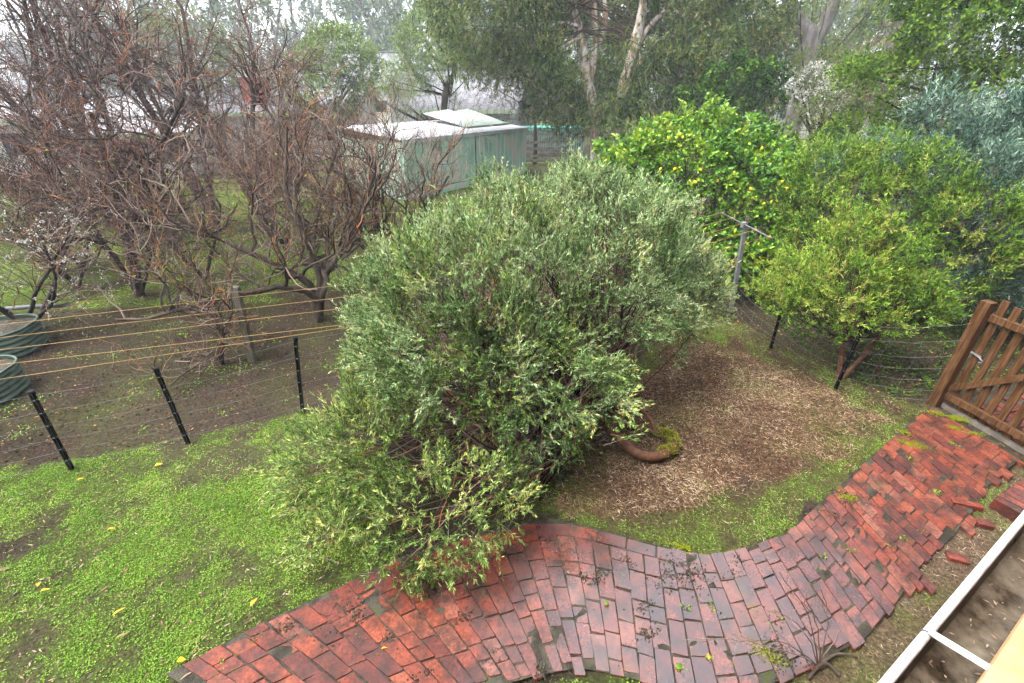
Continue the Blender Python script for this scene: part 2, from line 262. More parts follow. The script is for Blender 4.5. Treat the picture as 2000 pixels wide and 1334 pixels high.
# shed cladding: faded green paint worn back to pinkish primer
def shed_mat():
    m, n, l, b = mat_new('shed_paint')
    tc = n.new('ShaderNodeTexCoord'); mp = n.new('ShaderNodeMapping'); mp.inputs['Scale'].default_value = (1.0, 1.0, 0.55)
    l.new(tc.outputs['Object'], mp.inputs[0])
    t = n.new('ShaderNodeTexNoise'); t.inputs['Scale'].default_value = 2.2; t.inputs['Detail'].default_value = 6; l.new(mp.outputs[0], t.inputs[0])
    r = ramp(n, [(0.35, (0.17, 0.30, 0.22)), (0.5, (0.26, 0.39, 0.29)), (0.60, (0.36, 0.37, 0.29)), (0.72, (0.46, 0.36, 0.26))], k=.85)
    l.new(t.outputs['Fac'], r.inputs[0]); l.new(r.outputs[0], b.inputs['Base Color']); b.inputs['Roughness'].default_value = 0.6
    return m
M['shed'] = shed_mat()
def brick_mat():
    """wet fired clay: per-brick colour, soot and moss stains, wet film"""
    m, n, l, b = mat_new('wet_brick')
    oi = n.new('ShaderNodeObjectInfo'); tc = n.new('ShaderNodeTexCoord'); geo = n.new('ShaderNodeNewGeometry')
    base = ramp(n, [(0.0, (0.15, 0.045, 0.036)), (0.3, (0.22, 0.056, 0.036)), (0.6, (0.28, 0.068, 0.038)), (0.85, (0.32, 0.085, 0.045)), (1.0, (0.31, 0.115, 0.078))], k=.56)
    l.new(oi.outputs['Random'], base.inputs[0])
    def nz(scale, detail=6, rough=0.6):
        t = n.new('ShaderNodeTexNoise'); t.inputs['Scale'].default_value = scale; t.inputs['Detail'].default_value = detail; t.inputs['Roughness'].default_value = rough
        l.new(geo.outputs['Position'], t.inputs[0]); return t
    def mix(a, c, f, bt='MIX'):
        x = n.new('ShaderNodeMix'); x.data_type = 'RGBA'; x.blend_type = bt
        if isinstance(f, float): x.inputs[0].default_value = f
        else: l.new(f, x.inputs[0])
        l.new(a, x.inputs[6])
        if isinstance(c, tuple): x.inputs[7].default_value = (*c, 1)
        else: l.new(c, x.inputs[7])
        return x.outputs[2]
    n1 = nz(55); r1 = ramp(n, [(0.3, (0.5, 0.48, 0.48)), (0.7, (1.4, 1.4, 1.4))]); l.new(n1.outputs['Fac'], r1.inputs[0])
    c = mix(base.outputs[0], r1.outputs[0], 1.0, 'MULTIPLY')
    n2 = nz(6.5, 9, 0.7); r2 = ramp(n, [(0.42, (0, 0, 0)), (0.60, (0.85, 0.85, 0.85))]); l.new(n2.outputs['Fac'], r2.inputs[0])
    c = mix(c, (0.028, 0.017, 0.015), r2.outputs[0])
    n3 = nz(160, 3); r3 = ramp(n, [(0.30, (1, 1, 1)), (0.36, (0, 0, 0))]); l.new(n3.outputs['Fac'], r3.inputs[0])
    c = mix(c, (0.012, 0.009, 0.008), r3.outputs[0])
    n4 = nz(3.3, 8, 0.7); r4 = ramp(n, [(0.60, (0, 0, 0)), (0.74, (0.6, 0.6, 0.6))]); l.new(n4.outputs['Fac'], r4.inputs[0])
    c = mix(c, (0.085, 0.075, 0.018), r4.outputs[0])
    l.new(c, b.inputs['Base Color'])
    n5 = nz(2.1, 4); mr = n.new('ShaderNodeMapRange'); mr.inputs['From Min'].default_value = 0.36; mr.inputs['From Max'].default_value = 0.62
    mr.inputs['To Min'].default_value = 0.1; mr.inputs['To Max'].default_value = 0.4; l.new(n5.outputs['Fac'], mr.inputs['Value']); l.new(mr.outputs[0], b.inputs['Roughness'])
    b.inputs['Specular IOR Level'].default_value = 0.1
    dist = n.new('ShaderNodeVectorMath'); dist.operation = 'DISTANCE'; dist.inputs[1].default_value = (1.35, 1.95, 0.03); l.new(geo.outputs['Position'], dist.inputs[0])
    nw = nz(1.6, 5); ad = n.new('ShaderNodeMath'); ad.operation = 'MULTIPLY_ADD'; ad.inputs[1].default_value = 1.6; l.new(nw.outputs['Fac'], ad.inputs[0]); l.new(dist.outputs['Value'], ad.inputs[2])
    wet = n.new('ShaderNodeMapRange'); wet.inputs['From Min'].default_value = 1.45; wet.inputs['From Max'].default_value = 2.6; wet.inputs['To Min'].default_value = 1.0; wet.inputs['To Max'].default_value = 0.03
    l.new(ad.outputs[0], wet.inputs['Value']); l.new(wet.outputs[0], b.inputs['Coat Weight']); b.inputs['Coat IOR'].default_value = 1.95
    l.new(mr.outputs[0], b.inputs['Coat Roughness'])
    dk = n.new('ShaderNodeMapRange'); dk.inputs['To Min'].default_value = 1.0; dk.inputs['To Max'].default_value = 0.68; l.new(wet.outputs[0], dk.inputs['Value'])
    mv = n.new('ShaderNodeMix'); mv.data_type = 'RGBA'; mv.blend_type = 'MULTIPLY'; mv.inputs[0].default_value = 1; l.new(c, mv.inputs[6]); l.new(dk.outputs[0], mv.inputs[7]); l.new(mv.outputs[2], b.inputs['Base Color'])
    bp = n.new('ShaderNodeBump'); bp.inputs['Strength'].default_value = 0.45; bp.inputs['Distance'].default_value = 0.004
    nb = nz(70, 6); l.new(nb.outputs['Fac'], bp.inputs['Height']); l.new(bp.outputs[0], b.inputs['Normal'])
    return m
M['brick'] = brick_mat()
def ground_mat():
    m, n, l, b = mat_new('garden_soil')
    a = n.new('ShaderNodeAttribute'); a.attribute_name = 'gcol'
    tc = n.new('ShaderNodeTexCoord')
    t = n.new('ShaderNodeTexNoise'); t.inputs['Scale'].default_value = 45; t.inputs['Detail'].default_value = 8; t.inputs['Roughness'].default_value = 0.75; l.new(tc.outputs['Object'], t.inputs[0])
    r = ramp(n, [(0.28, (0.2, 0.19, 0.18)), (0.48, (0.9, 0.9, 0.9)), (0.72, (2.2, 2.1, 1.9))]); l.new(t.outputs['Fac'], r.inputs[0])
    x = n.new('ShaderNodeMix'); x.data_type = 'RGBA'; x.blend_type = 'MULTIPLY'; x.inputs[0].default_value = 1
    l.new(a.outputs['Color'], x.inputs[6]); l.new(r.outputs[0], x.inputs[7]); l.new(x.outputs[2], b.inputs['Base Color'])
    b.inputs['Roughness'].default_value = 0.9; b.inputs['Specular IOR Level'].default_value = 0.0
    bp = n.new('ShaderNodeBump'); bp.inputs['Strength'].default_value = 1.0; bp.inputs['Distance'].default_value = 0.03
    l.new(t.outputs['Fac'], bp.inputs['Height']); l.new(bp.outputs[0], b.inputs['Normal'])
    return m
M['ground'] = ground_mat()

# ------------------------------------------------------------------ ground zones
def poly_px(pts): return np.array([gp(*p)[:2] for p in pts])
def inside(P, poly):
    x, y = P[..., 0], P[..., 1]; c = np.zeros(x.shape, bool); n = len(poly); j = n - 1
    for i in range(n):
        xi, yi = poly[i]; xj, yj = poly[j]
        c ^= ((yi > y) != (yj > y)) & (x < (xj - xi) * (y - yi) / (yj - yi + 1e-12) + xi); j = i
    return c
PATH_PAIRS = [((330, 1322), (600, 1500)), ((505, 1228), (740, 1420)), ((640, 1165), (850, 1370)), ((770, 1100), (955, 1345)),
              ((905, 1058), (1045, 1318)), ((1070, 1018), (1130, 1302)), ((1190, 1046), (1215, 1318)), ((1290, 1074), (1320, 1350)),
              ((1375, 1092), (1470, 1350)), ((1455, 1080), (1572, 1303)), ((1540, 1046), (1685, 1247)), ((1600, 990), (1748, 1172)),
              ((1650, 945), (1800, 1098)), ((1690, 908), (1852, 1052)), ((1735, 868), (1892, 1003)), ((1775, 832), (1925, 950)), ((1822, 796), (1990, 896))]
PU = np.array([gp(*a)[:2] for a, b in PATH_PAIRS]); PL = np.array([gp(*b)[:2] for a, b in PATH_PAIRS])
path_poly = np.vstack([PU, PL[::-1]])
Z_lawn = poly_px([(-900, 1060), (-200, 935), (140, 900), (368, 850), (592, 800), (760, 880), (760, 1000), (740, 1080), (640, 1165), (505, 1240), (300, 1345), (150, 1500), (-900, 1500)])
Z_right = poly_px([(1330, 585), (1440, 625), (1560, 690), (1720, 765), (1830, 795), (1700, 905), (1600, 985), (1500, 1060), (1400, 1085), (1290, 1070), (1080, 1005), (1000, 950), (1180, 800)])
Z_straw = poly_px([(1060, 970), (1170, 850), (1290, 690), (1380, 660), (1600, 745), (1740, 820), (1680, 885), (1500, 950), (1320, 1000), (1100, 1015)])
Z_moss = poly_px([(1290, 1065), (1400, 1010), (1500, 950), (1690, 880), (1640, 950), (1600, 985), (1540, 1043), (1455, 1077), (1400, 1085)])
Z_orch = poly_px([(-400, 620), (260, 600), (560, 590), (900, 520), (1100, 335), (300, 330), (-1200, 350)])
Z_corner = poly_px([(1560, 1310), (1750, 1175), (1800, 1100), (1895, 1005), (1930, 950), (2000, 900), (2300, 950), (2300, 1500), (1500, 1500)])
Z_bottom = poly_px([(700, 1440), (955, 1345), (1045, 1318), (1130, 1302), (1215, 1318), (1320, 1350), (1470, 1350), (1572, 1303), (1600, 1600), (600, 1600)])
def zone(P):
    """returns green amount, straw amount, soil tone for ground points P (n,2)"""
    n1 = noise(P, 2.2, 1); n2 = noise(P, 7, 2); n3 = noise(P, 0.8, 3)
    W = P + 0.07 * np.stack([noise(P, 6, 4), noise(P, 6, 5)], -1)
    green = np.clip(0.12 + 0.15 * n1, 0, 1) * np.ones(P.shape[:-1])
    straw = np.zeros(P.shape[:-1])
    il = inside(W, Z_lawn); green = np.where(il, np.clip(0.66 + 0.40 * n2 + 0.50 * n1, 0, 1), green)
    ir = inside(W, Z_right); green = np.where(ir, np.clip(0.42 + 0.45 * n2 + 0.3 * n1, 0, 1), green)
    W2 = P + 0.22 * np.stack([noise(P, 3, 4), noise(P, 3, 5)], -1)
    is_ = inside(W2, Z_straw); straw = np.where(is_, np.clip(0.8 + 0.3 * n2, 0, 1), np.where(ir, 0.3, 0)); green = np.where(is_, np.clip(.1 + .5 * n1, 0, .4), green)
    im = inside(W, Z_moss); green = np.where(im, np.clip(0.62 + 0.4 * n2, 0, 1), green)
    io = inside(W, Z_orch); green = np.where(io, np.clip(0.7 + 0.6 * n1 + 0.35 * n2, 0, 1), green)
    ic = inside(W, Z_corner); green = np.where(ic, np.clip(0.3 + 0.5 * n1 + 0.3 * n2, 0, 1), green); straw = np.where(ic, 0.35, straw)
    ib = inside(W, Z_bottom); green = np.where(ib, np.clip(.45 + .4 * n2, 0, 1), green)
    far = P[..., 1] > 24; green = np.where(far, 1.0, green)
    return green, straw, 0.5 + 0.5 * n3
def hgt(P):
    h = 0.018 * noise(P, 1.3, 7) + 0.010 * noise(P, 4.5, 8)
    ip = inside(P, path_poly + 0)
    return np.where(ip, -0.012, h - 0.006)

def axis(lo, hi, fine0, fine1, step):
    a = list(np.arange(fine0, fine1, step)); s = step; x = fine0
    left = []
    while x > lo: s *= 1.16; x -= s; left.append(x)
    s = step; x = a[-1]; right = []
    while x < hi: s *= 1.16; x += s; right.append(x)
    return np.array(left[::-1] + a + right)
gx = axis(-300, 300, -4.8, 5.6, 0.07); gy = axis(-100, 320, 0.9, 6.6, 0.07)
GX, GY = np.meshgrid(gx, gy); GP = np.stack([GX.ravel(), GY.ravel()], -1)
gr, stw, tone = zone(GP)
soil = np.array([0.034, 0.026, 0.021]); soil2 = np.array([0.075, 0.058, 0.046]); greenc = np.array([0.115, 0.17, 0.028]); strawc = np.array([0.10, 0.06, 0.033]); sand = np.array([0.23, 0.175, 0.12])
C = soil + (soil2 - soil) * tone[:, None]
ic = inside(GP, Z_corner)[:, None]; C = np.where(ic, C * 0.4 + sand * 0.6, C)
#C = np.where(((GP[:, 0] > 3.9) & (GP[:, 1] > 4.5 + (GP[:, 0] - 5) * .2) & ~inside(GP, Z_right))[:, None], C * .4, C)   # black leaf mould under the shrubs
C = C * (1 - stw[:, None]) + strawc * stw[:, None]
gg = np.clip(gr * np.where(GP[:, 1] > 14, .9, .7), 0, 1)[:, None]; C = (C * (1 - gg) + greenc * gg) * .68
nxg, nyg = len(gx), len(gy); idx = np.arange(nxg * nyg).reshape(nyg, nxg)
GF = np.stack([idx[:-1, :-1], idx[:-1, 1:], idx[1:, 1:], idx[1:, :-1]], -1).reshape(-1, 4)
ground = link('ground', np_mesh('ground', np.column_stack([GP, hgt(GP)]), GF, {'gcol': C}, True), M['ground'])
tag(ground, 'wet garden soil with grass, moss and needle litter', 'ground', kind='structure')

# ------------------------------------------------------------------ brick path
BRICKS = []
def brick_mesh(Q, ztop, thick, tilt, raw=False):
    """Q: four ground corners (4,2) going round; worn arris, slightly uneven top"""
    Q = np.asarray(Q); c = Q.mean(0); d = Q - c
    ch = 0.0025 + 0.0025 * rng.random()
    def ring(s, z, off=0.0):
        return [(*(c + dd * (1 - off / np.linalg.norm(dd))) , z + tilt[0] * dd[0] + tilt[1] * dd[1]) for dd in d]
    V = []
    cut = 0.10 + 0.1 * rng.random(4)
    def octo(off, z):
        out = []
        for i in range(4):
            p = d[i]; prv = d[i - 1]; nx = d[(i + 1) % 4]
            k = (0.004 + 0.012 * (cut[i] - .1) * 10) / 2
            a = p + unit(prv - p) * k; b = p + unit(nx - p) * k
            for q in (a, b):
                q2 = q * (1 - off / np.linalg.norm(q)); out.append((c[0] + q2[0], c[1] + q2[1], z + tilt[0] * q2[0] + tilt[1] * q2[1]))
        return out
    V = octo(0, ztop - thick) + octo(0, ztop - ch) + octo(ch * 0.9, ztop)
    F = []
    for r_ in range(2):
        for i in range(8):
            a = r_ * 8 + i; b = r_ * 8 + (i + 1) % 8; F.append((a, b, b + 8, a + 8))
    F.append(tuple(range(16, 24)))
    if raw: return V, F
    me = bpy.data.meshes.new('brick'); me.from_pydata([tuple(map(float, v)) for v in V], [], F); me.update()
    return me
bed_pts = np.vstack([PU, PL[::-1]])
n_ = len(PU)
# bedding sheet between the bricks
bu = []; 
for i in range(n_ - 1):
    for k in range(6): bu.append((PU[i] + (PU[i + 1] - PU[i]) * k / 6, PL[i] + (PL[i + 1] - PL[i]) * k / 6))
bu.append((PU[-1], PL[-1])); bu = np.array(bu)
tt = np.linspace(-0.015, 1.015, 22)
BV = bu[:, None, 0] * (1 - tt)[None, :, None] + bu[:, None, 1] * tt[None, :, None]
bz = 0.0235 + 0.005 * noise(BV, 9, 3) + 0.003 * noise(BV, 26, 4)
bidx = np.arange(BV.shape[0] * 22).reshape(BV.shape[0], 22)
BF = np.stack([bidx[:-1, :-1], bidx[:-1, 1:], bidx[1:, 1:], bidx[1:, :-1]], -1).reshape(-1, 4)[:, ::-1]
path = link('path', np_mesh('path', np.concatenate([BV, bz[..., None]], -1).reshape(-1, 3), BF, None, True), M['bedding'])
tag(path, 'curving garden path of worn red bricks in sandy bedding', 'path', kind='structure')
# arc-length parameter along the middle of the path
mid = (PU + PL) / 2; sl = np.concatenate([[0], np.cumsum(np.linalg.norm(np.diff(mid, axis=0), axis=1))])
def lerp_edge(E, s): return np.stack([np.interp(s, sl, E[:, 0]), np.interp(s, sl, E[:, 1])], -1)
def smooth_edges(E):
    ss = np.linspace(0, sl[-1], 400); X = lerp_edge(E, ss); k = np.ones(25) / 25
    Xp = np.pad(X, ((12, 12), (0, 0)), 'edge'); return ss, np.stack([np.convolve(Xp[:, i], k, 'valid') for i in (0, 1)], -1)
ss, SU = smooth_edges(PU); _, SL = smooth_edges(PL)
def edge(E, s): return np.stack([np.interp(s, ss, E[:, 0]), np.interp(s, ss, E[:, 1])], -1)
# dirt mounds that bury some of the bricks (px centre, size in metres)
DIRT = [(1335, 1122, .15, .10), (1170, 1128, .05, .09), (1250, 1190, .035, .09), (1262, 1240, .04, .07), (1290, 1140, .07, .06), (905, 1215, .05, .07), (755, 1260, .045, .06),
        (825, 1325, .06, .03), (845, 1160, .04, .05), (960, 1285, .05, .04), (640, 1245, .06, .09), (690, 1200, .10, .08), (930, 1095, .12, .08), (1000, 1085, .1, .05), (560, 1235, .06, .06),
        (1655, 985, .10, .06), (1625, 1010, .07, .05), (1735, 905, .10, .04), (1420, 1125, .05, .08), (1495, 1215, .07, .07), (1520, 1280, .12, .07), (1135, 1130, .03, .05), (1060, 1318, .05, .04), (1440, 1100, .06, .05), (1225, 1105, .06, .04)]
cnt = 0; s = 0.03
bs0, bs1 = sl[5] - .03, sl[7] + .10
def put_brick(Q, tl=0.012, dz=0.0):
    if np.cross(Q[1] - Q[0], Q[2] - Q[1]) < 0: Q = Q[::-1]
    cq = np.mean(Q, 0)
    BRICKS.append((Q, brick_mesh(Q, 0.030 + dz + 0.0022 * rng.normal() + 0.004 * noise(cq[None], 2.5, 9)[0], 0.06, rng.normal(size=2) * tl, True)))
v = bs0
while v < bs1:
    w = v
    while np.linalg.norm(edge(SU, w) - edge(SU, v)) < 0.228: w += .003
    a_, b_ = edge(SU, v), edge(SU, w); d_ = unit(b_ - a_); n_v = unit((edge(SL, v) - a_)); n_v = unit(n_v - d_ * (n_v @ d_))
    put_brick([a_ + d_ * .004, a_ + d_ * .004 + n_v * .108, b_ + n_v * .108, b_ + 0 * d_]); v = w + .006
while s < sl[-1] - 0.02:
    right = s > sl[9]
    w = rng.choice([0.114, 0.079, 0.114]) if right else rng.choice([0.113, 0.113, 0.113, 0.110])
    w *= 1 + 0.02 * rng.normal()
    s0, s1 = s, s + w; s = s1 + (0.003 + 0.004 * rng.random())
    u0, u1 = edge(SU, s0), edge(SU, s1); l0, l1 = edge(SL, s0), edge(SL, s1)
    width = np.linalg.norm((l0 + l1 - u0 - u1) / 2)
    skew = 0.02 * rng.normal()
    t = 0.02 * rng.normal() - (rng.choice([0, 0.05, 0.11]) if rng.random() < 0.5 else 0)
    if bs0 - .02 < s0 and s1 < bs1 + .06: t = 0.116 + .006 * rng.random()
    first = True
    end = width + 0.03 * rng.normal() + (0.05 if right and rng.random() < .4 else 0)
    while t < end - 0.05:
        L = rng.choice([0.228, 0.228, 0.228, 0.112, 0.165] if not right else [0.228, 0.228, 0.112, 0.112, 0.16])
        if t + L > end + 0.05: L = max(0.08, end - t)
        a, b = t, t + L; t = b + 0.004 + 0.006 * rng.random()
        if b < 0.03: continue
        a = max(a, -0.015)
        def P_(tv, side):
            f = tv / width
            p = (u0 * (1 - f) + l0 * f) if side == 0 else (u1 * (1 - f) + l1 * f); return p
        j = lambda: rng.normal(size=2) * 0.0025
        off = skew * 0.1
        Q = [P_(a, 0) + j(), P_(b, 0) + j(), P_(b, 1) + j(), P_(a, 1) + j()]
        cq = np.mean(Q, 0)
        # lean the whole brick a little in plan
        an = 0.02 * rng.normal(); ca, sa = math.cos(an), math.sin(an)
        Q = [cq + np.array([[ca, -sa], [sa, ca]]) @ (q - cq) * 0.992 for q in Q]
        ar = np.cross(Q[1] - Q[0], Q[2] - Q[1])
        if ar < 0: Q = Q[::-1]
        sink = 0.0022 * rng.normal()
        BRICKS.append((Q, brick_mesh(Q, 0.030 + sink + 0.004 * noise(cq[None], 2.5, 9)[0], 0.06, rng.normal(size=2) * 0.012, True))); cnt += 1
def shown(Q):
    x, y = project(np.column_stack([Q, np.full(4, .03)])); ar = abs(np.sum(x * np.roll(y, -1) - y * np.roll(x, -1))) / 2
    return ar if (0 < x.mean() < 2000 and y.mean() < 1334) else ar * .001
BRICKS.sort(key=lambda q: -shown(np.array(q[0])))
for Q, (V, F) in BRICKS[:298]:
    MB().add(V, F).build('brick', M['brick'], path)
rest = MB()
for Q, (V, F) in BRICKS[298:]: rest.add(V, F)
rest.build('bricks', M['brick'], path)['kind'] = 'stuff'
print('bricks', cnt)
# dirt over bricks: low irregular mounds
dv = []; 
def mound(c, a, b, h, rot, seed, nr=5, na=22):
    V = [(c[0], c[1], h)]; F = []
    for i in range(1, nr + 1):
        f = i / nr
        for k in range(na):
            an = 2 * math.pi * k / na
            rr = f * (1 + 0.3 * math.sin(2 * an + seed) + 0.16 * math.sin(3 * an + 2.1 * seed) + 0.1 * math.sin(7 * an + seed * 3) + .1 * rng.normal() * (f > .7))
            x, y = a * rr * math.cos(an), b * rr * math.sin(an)
            V.append((c[0] + x * math.cos(rot) - y * math.sin(rot), c[1] + x * math.sin(rot) + y * math.cos(rot), h * (1 - f ** 2) - 0.02 * (f == 1) + 0.0018 * math.sin(40 * x + seed) * (f < 1)))
    V = np.array(V); V[1:, 2] += 0.0
    for k in range(na): F.append((0, 1 + k, 1 + (k + 1) % na))
    for i in range(nr - 1):
        for k in range(na):
            a0 = 1 + i * na + k; a1 = 1 + i * na + (k + 1) % na; F.append((a0, a0 + na, a1 + na, a1))
    return V, F
dq = []
for i, (x, y, a, b) in enumerate(DIRT):
    n = int(9000 * a * b * 6 ** .5) + 40; q = rng.normal(size=(n, 2)) * np.array([a, b]) * .62; an = rng.uniform(0, 3)
    q = q @ np.array([[math.cos(an), math.sin(an)], [-math.sin(an), math.cos(an)]]) + gp(x, y)[:2]; dq.append(q[noise(q, 22, i % 5) > -.35])
dq = np.vstack(dq); n = len(dq)
V, F, k = leaves(np.column_stack([dq, .031 + .004 * rng.random(n)]), np.column_stack([rng.normal(size=(n, 2)), .25 * rng.random(n)]), .016 * rng.uniform(.4, 1.4, n), .011 * rng.uniform(.5, 1.4, n))
tag(link('dirt', np_mesh('dirt', V, F, {'rnd': np.repeat(np.clip(.35 + .3 * rng.normal(size=n), 0, 1), k)}), M['crumb']), 'dark wet dirt washed over the brick path', 'dirt', kind='stuff')

# ------------------------------------------------------------------ bricks behind the gate
G0 = gp(1840, 793); G1 = gp(2000, 885); gd = unit(G1 - G0); gn = np.array([-gd[1], gd[0], 0])   # gate line, gn points away from the camera
if gn[0] < 0: gn = -gn
lane = link('side_path', np_mesh('side_path', [tuple(G0 + gd * -0.05 + gn * 0.06), tuple(G0 + gd * 1.6 + gn * 0.06), tuple(G0 + gd * 1.6 + gn * 3.2), tuple(G0 - gd * 0.05 + gn * 3.2)], [[0, 1, 2, 3]]), M['bedding'])
lane.location.z = 0.006
tag(lane, 'brick paving seen through the gate palings', 'path', kind='structure')
for r_ in range(11):
    for c_ in range(7):
        a = G0 + gd * (0.06 + c_ * 0.238 + (r_ % 2) * 0.119) + gn * (0.12 + r_ * 0.119)
        if (r_ * 0.119) > 1.4: continue
        Q = [a[:2], (a + gd * 0.228)[:2], (a + gd * 0.228 + gn * 0.11)[:2], (a + gn * 0.11)[:2]]
        if np.cross(Q[1] - Q[0], Q[2] - Q[1]) < 0: Q = Q[::-1]
        link('brick', brick_mesh(Q, 0.03 + 0.003 * rng.normal(), 0.05, rng.normal(size=2) * 0.01), M['brick'], lane)

# ------------------------------------------------------------------ branches and foliage
def grow(S, D, L, m, wander=0.25, up=0.05, rs=None):
    n = len(S); P = np.empty((n, m, 3)); P[:, 0] = S; d = unit(D); st = (np.broadcast_to(L, (n,)) / (m - 1))[:, None]
    upv = np.broadcast_to(up, (n,))[:, None] * np.array([0, 0, 1.])
    for i in range(1, m):
        d = unit(d + wander * rng.normal(size=(n, 3)) + upv); P[:, i] = P[:, i - 1] + d * st
    return P
def sample_on(P, Rd, n, tmin=0.2, tmax=1.0, weights=None):
    N, m, _ = P.shape
    L = np.linalg.norm(P[:, -1] - P[:, 0], axis=1) if weights is None else weights
    i = rng.choice(N, n, p=L / L.sum()); t = rng.uniform(tmin, tmax, n) * (m - 1); k = np.minimum(t.astype(int), m - 2); f = (t - k)[:, None]
    pos = P[i, k] * (1 - f) + P[i, k + 1] * f; T = unit(P[i, k + 1] - P[i, k]); r = Rd[i, k] * (1 - f[:, 0]) + Rd[i, k + 1] * f[:, 0]
    return pos, T, r
def tube_obj(name, sets, mat, parent, k=3, rnd=None):
    """sets: list of (P, Rd, k)"""
    Vs, Fs, Rs, n = [], [], [], 0
    for P, Rd, kk in sets:
        V, F = tubes(P, Rd, kk); Vs.append(V); Fs.append(F + n); n += len(V)
        rr = np.clip(rng.normal(0.56, 0.32, len(P)), 0, 1) if rnd is None else np.clip(rnd + 0.2 * rng.normal(size=len(P)), 0, 1)
        Rs.append(np.repeat(rr, P.shape[1] * kk))
    return link(name, np_mesh(name, np.vstack(Vs), np.vstack(Fs), {'rnd': np.concatenate(Rs)}, True), mat, parent)
def bare_tree(name, label, base, stems, n=(14, 130, 1100), lens=(1.5, 0.8, 0.38), r0=0.07, up=(0.06, 0.10, 0.12), wander=(0.2, 0.28, 0.25), bark='bark_grey', twig='twig', group=None, buds=0, tw_r=0.0035, clip=None, spread=0.95):
    t = empty(name, tuple(base), label, 'tree', group)
    st = []; rad = []
    for s_ in stems:
        if len(s_) == 2 and np.ndim(s_[0]) == 2:           # explicit limb through given points
            pts = np.array(s_[0]); q = np.linspace(0, len(pts) - 1, 9); kk = np.minimum(q.astype(int), len(pts) - 2); f = (q - kk)[:, None]
            st.append(pts[kk] * (1 - f) + pts[kk + 1] * f + rng.normal(size=(9, 3)) * 0.015); rad.append(np.linspace(s_[1], s_[1] * 0.35, 9))
        else:
            d, L, r = s_
            st.append(grow(np.array([base]), np.array([d]), L, 9, 0.10, 0.03)[0]); rad.append(np.linspace(r, r * 0.35, 9))
    P0 = np.array(st); R0 = np.array(rad); P0[:, 0, 2] -= 0.05
    def nxt(P, Rd, cnt, L, m, w, u, tmin, k0, k1, sp):
        pos, T, r = sample_on(P, Rd, cnt, tmin, 1.0)
        D = unit(T * 0.7 + unit(rng.normal(size=(cnt, 3))) * sp + np.array([0, 0, 0.25]))
        ln = L * rng.uniform(0.55, 1.35, cnt); Pn = grow(pos, D, ln, m, w, u); rs = np.minimum(r * k0, 0.03)
        return Pn, np.linspace(1, k1, m)[None] * rs[:, None]
    P1, R1 = nxt(P0, R0, n[0], lens[0], 8, wander[0], up[0], 0.3, 0.6, 0.3, spread)
    P2, R2 = nxt(np.concatenate([P0[:, 1:], P1]), np.concatenate([R0[:, 1:], R1]), n[1], lens[1], 6, wander[1], up[1], 0.25, 0.55, 0.35, spread)
    R2 = np.clip(R2, tw_r * 1.1, 0.013)
    src = np.concatenate([P2, P1[:, 2:]]); srr = np.concatenate([R2, R1[:, 2:]])
    P3, R3 = nxt(src, srr, n[2], lens[2], 4, wander[2], up[2], 0.15, 0.6, 0.55, spread)
    R3 = np.linspace(1, 0.5, 4)[None] * np.clip(R3[:, :1], tw_r * 0.75, tw_r * 1.25)
    P4 = grow(*sample_on(P3, R3, int(n[2] * 0.65), 0.3, 1.0)[:2], lens[2] * 0.45 * rng.uniform(0.5, 1.3, int(n[2] * 0.65)), 3, 0.35, 0.25)
    P4[:, 1:] += rng.normal(size=(len(P4), 1, 3)) * lens[2] * 0.12
    R4 = np.linspace(1, 0.6, 3)[None] * np.full((len(P4), 1), tw_r * 0.7)
    if clip is not None:
        P3 = P3[clip(P3)]; R3 = R3[:len(P3)]; P4 = P4[clip(P4)]; R4 = R4[:len(P4)]
    if True:
        keep = P3[:, :, 2].min(1) > 0.03; P3, R3 = P3[keep], R3[keep]; keep = P4[:, :, 2].min(1) > 0.03; P4, R4 = P4[keep], R4[keep]
    tube_obj('trunk', [(P0, R0, 8), (P1, R1, 6)], M[bark], t)
    tube_obj('crown', [(P2, R2, 4), (P3, R3, 3), (P4, R4, 3)], M[twig], t)
    if buds:
        i = rng.choice(len(P4), buds); tipp = np.repeat(P4[i, -1], 3, 0); D = unit(rng.normal(size=(len(tipp), 3)) + np.array([0, 0, 1.2]))
        V, F, k = leaves(tipp, D, 0.03, 0.014); link('bud', np_mesh('bud', V, F, {'rnd': np.repeat(rng.random(len(tipp)), k)}), M['bud'], t)['kind'] = 'stuff'
    return t
def lobe_clumps(lobes, per_m2, lump=0.16, lf=2.0, below=-0.35, overlap=0.82):
    """clump centres on the bumpy outside of a union of ellipsoids -> (centres, normals, lobe index)"""
    Cs, Ns, Is = [], [], []
    for i, lo in enumerate(lobes):
        c = np.array(lo[0]); r = np.array(lo[1]); wgt = lo[2] if len(lo) > 2 else 1.0
        A = 4 * math.pi * ((r[0] * r[1]) ** 1.6 + (r[0] * r[2]) ** 1.6 + (r[1] * r[2]) ** 1.6) ** (1 / 1.6) / 3 ** (1 / 1.6)
        n = int(A * per_m2 * wgt); d = unit(rng.normal(size=(n, 3))); d = d[d[:, 2] > below + 0.25 * rng.normal(size=n)]
        f = 1 + lump * noise(d * r + c, lf, i) - 0.20 * rng.random(len(d)) ** 1.5
        p = c + d * r * f[:, None]; nn = unit(d / r)
        ok = p[:, 2] > 0.04
        for j, l2 in enumerate(lobes):
            if j != i:
                q = (p - np.array(l2[0])) / np.array(l2[1]); ok &= (q * q).sum(1) > overlap ** 2
        Cs.append(p[ok]); Ns.append(nn[ok]); Is.append(np.full(ok.sum(), i))
    return np.vstack(Cs), np.vstack(Ns), np.concatenate(Is)
